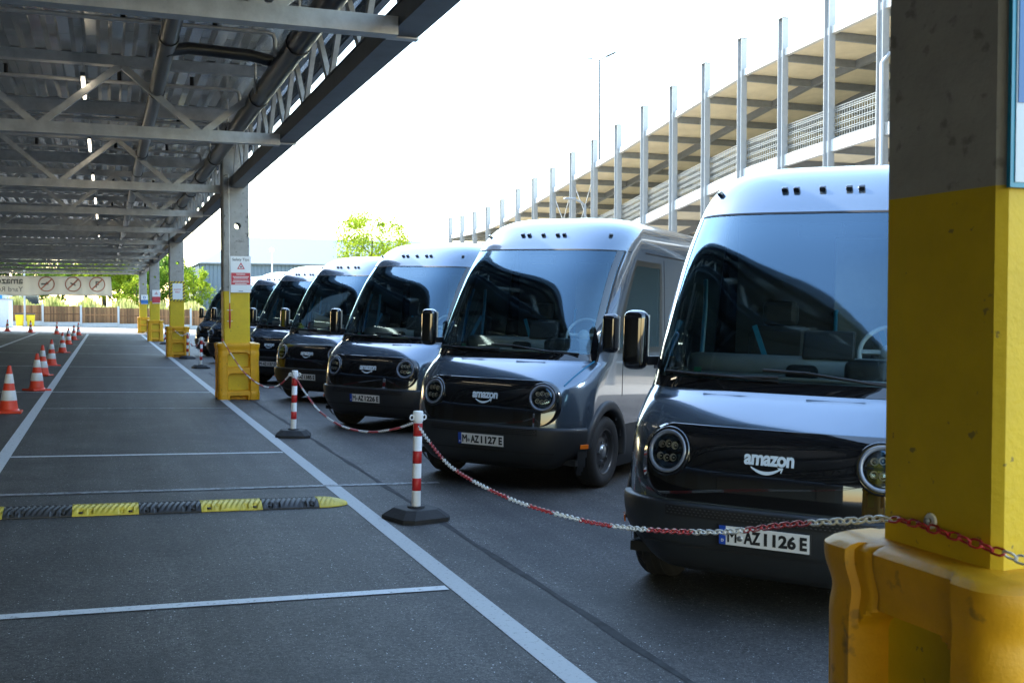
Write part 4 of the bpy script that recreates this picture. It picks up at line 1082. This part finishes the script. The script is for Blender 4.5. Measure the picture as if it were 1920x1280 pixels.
# ================================================================== CONES
def build_cone():
    o = empty('traffic_cone')
    b = MB(); b.rbox((0, 0, .02), (.40, .40, .035), .014); b.lathe([(.165, .03), (.150, .06), (.142, .065)], 24); part('base', b, M['cone'], o)
    def rad(z): return .142 + (.028 - .142) * (z - .06) / (.74 - .06)
    b = MB(); b.lathe([(rad(.06), .06), (rad(.74), .74), (.024, .75), (.001, .752)], 24); part('body', b, M['cone'], o)
    for z0, z1 in ((.20, .36), (.47, .62)):
        b = MB(); b.lathe([(rad(z0) + .0005, z0), (rad(z0) + .003, z0 + .003), (rad(z1) + .003, z1 - .003), (rad(z1) + .0005, z1)], 24); part('white_band', b, M['cone_white'], o)
    return o
cl = [(-1.47, 18.6, 'nearest traffic cone, cut off by the left edge of the picture'), (-1.33, 23.4, 'second nearest traffic cone, standing clear beside the lane line'), (-1.47, 28.3, 'traffic cone partly hidden behind the second nearest cone'),
      (-1.49, 33.1, 'fourth traffic cone of the row from the camera'), (-1.52, 42.2, 'fifth traffic cone of the row from the camera'), (-1.62, 51.7, 'sixth traffic cone of the row from the camera'),
      (-1.57, 58.5, 'seventh traffic cone of the row, just before the last one'), (-1.57, 68.3, 'last traffic cone of the row, right of all others at the shade edge'), (-2.82, 69.8, 'lone cone left of the end of the row, at the shade edge'),
      (-4.42, 72.5, 'sunlit cone in front of the yellow bins'), (-5.89, 74.5, 'sunlit cone in front of the white shed, leftmost of the far cones')]
cones = []
for i, (x, y, l) in enumerate(cl):
    o = build_cone() if i == 0 else copy_tree(cones[0]); o.location = (x, y, gz(x)); o.rotation_euler = (0, math.atan(SLOPE), R(37 * i % 90)); tag(o, l, 'traffic cone', 'traffic cones beside the lane'); cones.append(o)

# ================================================================== BANNER
bn = thing('banner', 'pale rules banner hung under the far end of the canopy, seen from behind', 'banner', (0, 76.2, 0))
b = MB()
def fb(u, v):
    x = -11 + 11.3 * u; sag = .06 * math.sin(u * 9.4) ** 2 + (.12 * max(0, (u - .93) / .07))
    return Vector((x + .08 * v, .05 * math.sin(x * 3.1 + v * 2) + .03 * math.sin(x * 9), 3.74 - (1.22 + sag) * v))
b.grid(fb, 90, 8); cloth = part('cloth', b, M['banner'], bn, fix=False); solid(cloth, .004, 0)
letter(bn, 'lettering', 'amazon', .62, M['banner_grey'], -5.05, 3.42, -.11, bold=.012, align='LEFT', mirror=True)
letter(bn, 'lettering', 'Yard Rules', .46, M['banner_grey'], -5.05, 2.86, -.11, align='LEFT', mirror=True)
def ban_ring(x, z, r):
    b = MB(); n = 32
    P_ = [(x + q * math.cos(2 * math.pi * k / n), -.115, z + q * math.sin(2 * math.pi * k / n)) for q in (r, r * .87) for k in range(n)]
    b.add(P_, [(k, (k + 1) % n, n + (k + 1) % n, n + k) for k in range(n)]); a = r * .62
    b.add([(x - a - .03, -.118, z - a + .03), (x - a + .03, -.118, z - a - .03), (x + a + .03, -.118, z + a - .03), (x + a - .03, -.118, z + a + .03)], [(0, 1, 2, 3)])
    o = put('prohibition_ring', b.mesh('prohibition_ring', M['banner_red']), bn); solid(o, .004, 0); return o
for x in (-3.65, -2.04, -.56): ban_ring(x, 3.22, .50)
b = MB(); b.box((-3.75, -.112, 3.22), (.44, .004, .10)); b.box((-3.60, -.112, 3.30), (.16, .004, .10)); part('car_symbol', b, M['banner_grey'], bn)
b = MB(); b.box((-2.04, -.112, 3.22), (.36, .004, .08), Matrix.Rotation(R(28), 3, 'Y')); b.box((-2.04, -.112, 3.20), (.30, .004, .06), Matrix.Rotation(R(-35), 3, 'Y')); part('object_symbol', b, M['banner_grey'], bn)
b = MB(); b.box((-.62, -.112, 3.22), (.08, .004, .42)); b.box((-.54, -.112, 3.39), (.22, .004, .07)); b.box((-.54, -.112, 3.20), (.18, .004, .06)); part('phone_symbol', b, M['banner_grey'], bn)

# ================================================================== FENCE, SHED, BINS, TRUCK
fn_ = thing('wooden_fence', 'brown board fence between concrete posts beyond the lane', 'fence', (0, 96, 0))
plank = MB(); plank.box((0, 0, 0), (.112, .022, 1.30)); pme = plank.mesh('plank', M['wood'])
for k in range(-2, 6):
    x0 = -7.85 + 2.93 * (k + 0); 
    if x0 > 12: break
    b = MB(); b.box((x0, 0, gz(x0) + .92), (.16, .16, 1.80)); part('fence_post', b, M['post_concrete'], fn_)
    xm = x0 + 1.465; b = MB(); b.box((xm, 0, gz(xm) + .19), (2.76, .06, .36)); part('gravel_board', b, M['post_concrete'], fn_)
    for j in range(24):
        x = x0 + .13 + j * .116
        put('plank', pme, fn_, (x, random.choice((-.012, .012)) + random.uniform(-.004, .004), gz(xm) + 1.03 + random.uniform(-.015, .015)))
    b = MB(); b.box((xm, -.04, gz(xm) + 1.05), (2.76, .04, .07)); part('rail', b, M['wood'], fn_)
sd = thing('white_shed', 'white panelled shed at the left edge behind the cones', 'shed', (-7.9, 89.5, gz(-7.9)))
b = MB(); b.box((0, 0, 1.02), (2.2, 3.4, 2.04)); part('wall', b, M['shed'], sd)
b = MB(); b.box((0, 0, 2.07), (2.34, 3.5, .07)); part('roof', b, M['grey_metal'], sd)
for x in (-1.08, -.36, .36, 1.08):
    b = MB(); b.box((x, -1.72, 1.0), (.07, .05, 2.0)); part('frame_post', b, M['white'], sd)
b = MB(); b.add([(-.30, -1.76, 1.35), (.06, -1.76, 1.35), (-.12, -1.76, 1.68)], [(0, 1, 2)]); solid(part('warning_sign', b, M['tape_yellow'], sd), .01)
for i, (x, l) in enumerate(((-6.42, 'yellow waste bin left of the thin pole'), (-5.62, 'yellow waste bin right of the thin pole'))):
    o = thing('waste_bin', l, 'bin', (x, 92.6, gz(x)), 0, 'yellow bins by the pole')
    b = MB(); b.hexa([Vector(p) for p in ((-.24, -.25, .04), (.24, -.25, .04), (.24, .25, .04), (-.24, .25, .04), (-.30, -.32, .92), (.30, -.32, .92), (.30, .32, .92), (-.30, .32, .92))]); part('body', b, M['bin_yellow'], o)
    b = MB(); b.rbox((0, 0, .97), (.64, .70, .09), .03); part('lid', b, M['ink'], o)
    for s in (-1, 1):
        b = MB(); b.lathe([(.001, -.03), (.09, -.03), (.09, .03), (.001, .03)], 12, (s * .22, .26, .09), 'X'); part('wheel', b, M['rubber'], o)
o = thing('thin_pole', 'thin grey pole between the yellow bins', 'pole', (-6.02, 92.2, gz(-6))); b = MB(); b.tube([(0, 0, 0), (0, 0, 4.6)], .075, 10); part('shaft', b, M['grey_metal'], o); b = MB(); b.box((0, 0, .02), (.3, .3, .04)); part('foot_plate', b, M['grey_metal'], o)
tk = thing('lorry', 'white lorry with a blue load behind the fence', 'lorry', (-8.4, 104, gz(-8)))
b = MB(); b.box((-3.2, 0, 2.0), (5.4, 2.4, 2.4)); part('cargo_box', b, M['truck_white'], tk)
b = MB(); b.box((-1.4, -1.22, 2.55), (2.6, .04, .9)); part('blue_panel', b, M['truck_blue'], tk)
b = MB(); b.hexa([Vector(p) for p in ((-.4, -1.15, .6), (2.9, -1.15, .6), (2.9, 1.15, .6), (-.4, 1.15, .6), (-.4, -1.1, 3.0), (2.65, -1.1, 3.0), (2.65, 1.1, 3.0), (-.4, 1.1, 3.0))]); part('cab', b, M['truck_white'], tk)
b = MB(); b.hexa([Vector(p) for p in ((1.55, -1.19, 1.7), (2.85, -1.19, 1.7), (2.85, -1.12, 1.7), (1.55, -1.12, 1.7), (1.45, -1.14, 2.75), (2.65, -1.14, 2.75), (2.65, -1.08, 2.75), (1.45, -1.08, 2.75))]); part('windshield', b, M['dark_glass'], tk)
b = MB(); b.rbox((.95, -1.35, 2.15), (.42, .14, .75), .05); part('mirror', b, M['ink'], tk)
for x in (-4.6, .9, 1.9):
    b = MB(); b.lathe([(.001, -.15), (.48, -.15), (.5, -.1), (.5, .1), (.48, .15), (.001, .15)], 18, (x, -.95, .5), 'Y'); part('wheel', b, M['tyre'], tk)

# ================================================================== PARKING GARAGE
GXP = 21.6; PY0 = 25.9; PS = 2.5
gh = {-16: 10.8, -8: 10.75, 0: 10.72, 1: 10.57, 2: 10.42, 3: 10.24, 4: 9.90, 5: 9.55, 6: 9.18, 7: 8.79, 8: 8.46, 9: 8.14, 10: 7.80, 11: 7.46, 12: 7.12, 13: 6.80, 14: 6.60, 15: 6.52, 16: 6.50, 20: 6.50}
ghf = pchip(sorted(gh.items()))
ga = thing('parking_garage', 'white steel open parking garage with a sloping ramp roof', 'building', (GXP, 0, 0))
post_b = None
def i_post(z1):
    b = MB(); h = z1
    b.box((0, -.125, h / 2), (.24, .02, h)); b.box((0, .125, h / 2), (.24, .02, h)); b.box((0, 0, h / 2), (.02, .23, h)); return b
I0, I1 = -14, 18
for i in range(I0, I1):
    y = PY0 + PS * i; zr = ghf(i); zl = zr - 3.58
    z1 = zr + 1.05 + .12 * random.random()
    p = part('post', i_post(z1 + .8), M['garage_steel'], ga, (0, y, -.8))
    b = MB(); b.box((0, 0, z1 + .02), (.27, .30, .03)); part('post_cap', b, M['garage_steel'], p, (0, 0, .8))
    if i < I1 - 1:
        y2 = y + PS; r2 = ghf(i + 1); l2 = r2 - 3.58
        for (za, zb, nm) in ((zr, r2, 'roof_panel'), (zl, l2, 'deck_panel')):
            if zb < .4: continue
            wq = 2.9 if i >= -2 else 14.5
            for q in range(5 if i >= -2 else 1):
                xa, xb = .16 + q * wq, .16 + (q + 1) * wq - .012
                b = MB(); b.hexa([Vector(p_) for p_ in ((xa, y + .006, za - .10), (xb, y + .006, za - .10), (xb, y2 - .006, zb - .10), (xa, y2 - .006, zb - .10), (xa, y + .006, za), (xb, y + .006, za), (xb, y2 - .006, zb), (xa, y2 - .006, zb))]); part(nm, b, M['soffit'], ga)
                b = MB(); b.hexa([Vector(p_) for p_ in ((xb - .10, y, za - .36), (xb + .06, y, za - .36), (xb + .06, y2, zb - .36), (xb - .10, y2, zb - .36), (xb - .10, y, za - .104), (xb + .06, y, za - .104), (xb + .06, y2, zb - .104), (xb - .10, y2, zb - .104))]); part('long_beam', b, M['garage_beam'], ga)
            hh = .20 if nm == 'roof_panel' else .34
            b = MB(); b.hexa([Vector(p_) for p_ in ((-.02, y, za - hh), (.15, y, za - hh), (.15, y2, zb - hh), (-.02, y2, zb - hh), (-.02, y, za + .03), (.15, y, za + .03), (.15, y2, zb + .03), (-.02, y2, zb + .03))]); part('edge_beam', b, M['slab_edge'], ga)
        # mesh railing of the lower deck
        if l2 > 1.0:
            b = MB()
            for k in range(21):
                t = (k + .5) / 21; yy_ = y + PS * t; zz_ = zl + (l2 - zl) * t; b.box((.10, yy_, zz_ + .56), (.012, .014, .98))
            for hz_ in (.08, .24, .30, .46, .52, .68, .74, .90, .96, 1.04):
                b.beam((.085, y, zl + hz_), (.085, y2, l2 + hz_), .014, .016, (1, 0, 0))
            o_ = part('mesh_railing', b, M['mesh'], ga)
    for za in (zr, zl):
        if za < .4: continue
        b = MB(); b.box((7.25, y, za - .23), (14.5, .13, .25)); part('cross_beam', b, M['garage_beam'], ga)
for i in (8, 9):
    y = PY0 + PS * i; 
    for s in (0, 1):
        b = MB(); za, zb = ghf(i) - .3, ghf(i + 1) - 3.5
        if s: za, zb = ghf(i) - 3.5, ghf(i + 1) - .3
        b.beam((.04, y, za), (.04, y + PS, zb), .03, .03, (1, 0, 0)); part('cross_brace', b, M['garage_steel'], ga)
b = MB(); b.tube([(-.18, PY0 - .2, -.8), (-.18, PY0 - .2, 8.9), (.1, PY0 - .2, 9.2)], .07, 10); part('downpipe', b, M['garage_steel'], ga)
# inner columns, and a far wall added to block the bright sky beyond
for i in range(I0, I1 - 1):
    y = PY0 + PS * i; z0_, z1_ = ghf(i) - .4, ghf(i + 1) - .4
    b = MB(); b.hexa([Vector(p_) for p_ in ((14.8, y + .004, -.9), (14.95, y + .004, -.9), (14.95, y + PS - .004, -.9), (14.8, y + PS - .004, -.9), (14.8, y + .004, z0_), (14.95, y + .004, z0_), (14.95, y + PS - .004, z1_), (14.8, y + PS - .004, z1_))]); part('sky_block_panel', b, M['garage_beam'], ga)
for i in range(I0, I1, 2):
    b = MB(); b.box((14.5, PY0 + PS * i, ghf(i) / 2 - .4), (.24, .24, ghf(i) + .7)); part('post', b, M['garage_steel'], ga)

# ================================================================== LAMPS AND MASTS
def lamp2(name, label, x, y, zt, arm, r=.09, rz=0):
    o = thing(name, label, 'street lamp', (x, y, gz(x)), rz)
    b = MB(); b.tube([(0, 0, 0), (0, 0, zt * .62), (0, 0, zt)], [r * 2.2, r * 1.4, r], 8); part('shaft', b, M['dark_steel'], o)
    for s in (-1, 1):
        b = MB(); b.beam((0, 0, zt), (s * arm, 0, zt + .25), .08, .08); a = part('arm', b, M['dark_steel'], o)
        b = MB(); b.rbox((s * (arm + .45), 0, zt + .36), (1.1, .34, .10), .03, Matrix.Rotation(-s * R(13), 3, 'Y')); part('lamp_head', b, M['dark_steel'], o)
    return o
lamp2('tall_lamp', 'tall double armed lamp rising behind the garage', 45, 94.5, 27.0, .85, .085, R(-60))
def lamp1(label, x, y, zt, arm, rz=0):
    o = thing('street_lamp', label, 'street lamp', (x, y, gz(x)), rz)
    b = MB(); b.tube([(0, 0, 0), (0, 0, zt), (-.15, 0, zt + .12), (-arm, 0, zt + .28)], [.09, .06, .05, .04], 8); part('shaft', b, M['garage_steel'], o)
    b = MB(); b.rbox((-arm - .2, 0, zt + .28), (.55, .22, .09), .03); part('lamp_head', b, M['garage_steel'], o); return o
lamp1('white street lamp standing in front of the garage between its posts', 20.2, 43.9, 6.9, .55)
o = thing('pole_lamp', 'small globe lamp on a thin pole before the grey hall', 'street lamp', (12.61, 88, gz(12.6))); b = MB(); b.tube([(0, 0, 0), (0, 0, 6.6)], [.08, .05], 8); part('shaft', b, M['post_white'], o)
b = MB(); b.lathe([(.001, 6.5), (.18, 6.58), (.22, 6.72), (.15, 6.86), (.001, 6.9)], 12); part('lamp_head', b, M['post_white'], o)
o = thing('lightning_mast', 'very thin mast above the garage roof', 'mast', (30, 41, 10.3)); b = MB(); b.tube([(0, 0, 0), (0, 0, 9.0)], [.03, .018], 6); part('rod', b, M['grey_metal'], o); b = MB(); b.box((0, 0, .05), (.3, .3, .1)); part('base', b, M['grey_metal'], o)
o = thing('flag_pole', 'thin pole left of the last garage post', 'pole', (24.96, 79, gz(25))); b = MB(); b.tube([(0, 0, 0), (0, 0, 8.2)], [.07, .05], 8); part('shaft', b, M['grey_metal'], o)

# ================================================================== HALL
hl = thing('grey_hall', 'blue grey ribbed hall with a pale roof behind the vans', 'building', (8.85, 112, gz(9)))
b = MB(); W_ = 34; pr = []; x = 0
while x < W_: pr += [(x, 0), (x + .16, 0), (x + .20, -.05), (x + .36, -.05), (x + .40, 0)]; x += .40
n = len(pr); b.add([(q[0], q[1], 0) for q in pr] + [(q[0], q[1], 6.35) for q in pr], [(i, i + 1, n + i + 1, n + i) for i in range(n - 1)]); solid(part('wall', b, M['hall_wall'], hl, fix=False), .05, 1)
for xw in (-.02, W_):
    b = MB(); b.box((xw, 15, 3.17), (.1, 29.8, 6.35)); part('side_wall', b, M['hall_wall'], hl)
b = MB(); b.hexa([Vector(p) for p in ((-.2, -.3, 6.36), (W_, -.3, 6.36), (W_, 30.3, 6.36), (-.2, 30.3, 6.36), (5.6, 10, 9.75), (W_ - .02, 10, 9.75), (W_ - .02, 20, 9.75), (5.6, 20, 9.75))]); part('roof', b, M['hall_roof'], hl)
b = MB(); b.box((W_ / 2 - .1, -.34, 6.40), (W_ + .3, .14, .14)); part('gutter', b, M['hall_roof'], hl)

# ================================================================== TREES
def crown_mesh(name, m, seed, n, rx, rz, cz, leaf, clumps):
    rnd = random.Random(seed); b = MB(); C_ = []
    for k in range(clumps):
        while True:
            p = Vector((rnd.uniform(-1, 1), rnd.uniform(-1, 1), rnd.uniform(-1, 1)))
            if .25 < p.length < 1: break
        C_.append((Vector((p.x * rx, p.y * rx, cz + p.z * rz)), rnd.uniform(.16, .34) * rx))
    for k in range(n):
        c, r = C_[rnd.randrange(clumps)]
        d = Vector((rnd.gauss(0, 1), rnd.gauss(0, 1), rnd.gauss(0, .8))).normalized() * r * rnd.uniform(.3, 1.05)
        p = c + d; s = leaf * rnd.uniform(.6, 1.35)
        a = Vector((rnd.gauss(0, 1), rnd.gauss(0, 1), rnd.gauss(0, 1))).normalized(); e = a.orthogonal().normalized(); f = a.cross(e)
        b.add([p - e * s, p - f * s * .45 + a * s * .1, p + e * s, p + f * s * .45 + a * s * .1], [(0, 1, 2, 3)])
    return b.mesh(name, m)
def trunk_mesh(seed, h, r, rx, rz, cz):
    rnd = random.Random(seed); b = MB()
    b.tube([(0, 0, -.2), (.05, .02, h * .3), (-.04, .06, h * .6), (0, 0, h * .92)], [r, r * .8, r * .5, r * .12], 8)
    for k in range(9):
        a = rnd.uniform(0, 6.28); z = h * rnd.uniform(.3, .7); q = rx * rnd.uniform(.5, .9)
        b.tube([(0, 0, z), (q * .5 * math.cos(a), q * .5 * math.sin(a), z + q * .35), (q * math.cos(a), q * math.sin(a), z + q * .8)], [r * .4, r * .22, r * .06], 5)
    return b.mesh('trunk', M['bark'])
TV = []
for sd_, mt_ in ((1, 'leaf_a'), (2, 'leaf_b'), (3, 'leaf_c'), (4, 'leaf_a')):
    TV.append((crown_mesh('crown', M[mt_], sd_, 5200, 3.1, 3.3, 5.6, .17, 46), trunk_mesh(sd_, 8.4, .2, 3.1, 3.3, 5.6)))
def tree(name, label, x, y, s, v, rz, grp='trees beyond the fence'):
    o = thing(name, label, 'tree', (x, y, gz(x)), rz, grp); o.scale = (s, s, s * 1.0)
    put('trunk', TV[v][1], o); put('crown', TV[v][0], o); return o
lite = (crown_mesh('crown', M['leaf_a'], 11, 6500, 3.05, 2.7, 7.0, .12, 60), trunk_mesh(9, 9.4, .17, 2.9, 2.7, 7.0)); TV.append(lite)
tree('leafy_tree', 'bright yellow green tree rising behind the parked vans', 19.5, 82, 1.0, 4, .4, 'trees by the hall')
TV.append((crown_mesh('crown', M['leaf_a'], 12, 4200, 2.2, 1.9, 6.6, .13, 40), trunk_mesh(10, 8, .14, 2.1, 1.8, 6.5)))
tree('leafy_tree', 'small tree seen between the far garage posts', 29.4, 93, .98, 5, 1.2, 'trees by the hall')
kind = ['bright yellow green tree', 'mid green tree', 'dark green tree', 'bright yellow tree']
spots = [(-19, 118, 1.15, 2), (-15.5, 111, 1.1, 1), (-12.6, 116, 1.3, 2), (-8.9, 114, 1.12, 2), (-5.3, 109, .80, 1), (-1.9, 112, 1.05, 3), (1.1, 109, 1.1, 0), (3.8, 114, 1.0, 2), (6.0, 107, .78, 1), (7.6, 103.5, .62, 0), (2.6, 103, .52, 3), (-.2, 122, 1.35, 1), (4.9, 124, 1.2, 2), (-25, 116, 1.3, 1)]
where = ['at the far left edge of the trees beyond the fence', 'behind the white shed', 'behind the lorry cargo box', 'behind the lorry cab', 'right of the lorry cab', 'left behind the banner circles', 'right of the banner end', 'left of the farthest column', 'between the farthest columns', 'left of the grey hall', 'low in front, left of the farthest column', 'rising at the back behind the banner', 'at the back left of the hall', 'farthest left, outside the lane view']
for i, (x, y, s, v) in enumerate(spots):
    if i == 13: continue
    tree('leafy_tree', kind[v] + ' ' + where[i], x, y, s, v, i * 1.3)
# bushes of pale dry growth behind the fence
rnd = random.Random(5); b = MB()
for k in range(5200):
    x = rnd.uniform(-12, 9); y = rnd.uniform(97.5, 102.5); h = rnd.uniform(1.1, 2.35) * (.75 + .35 * math.sin(x * 1.1) ** 2); q = rnd.uniform(-.3, .3); g = gz(x)
    s_ = rnd.uniform(.03, .07)
    b.add([(x - s_, y, g), (x + s_, y, g), (x + q + s_ * .8, y + q * .4, g + h), (x + q - s_ * .8, y + q * .4, g + h)], [(0, 1, 2, 3)])
o = put('tall_grass', b.mesh('tall_grass', M['grass'])); tag(o, 'pale tall grass growing behind the board fence', 'grass', None, 'stuff')
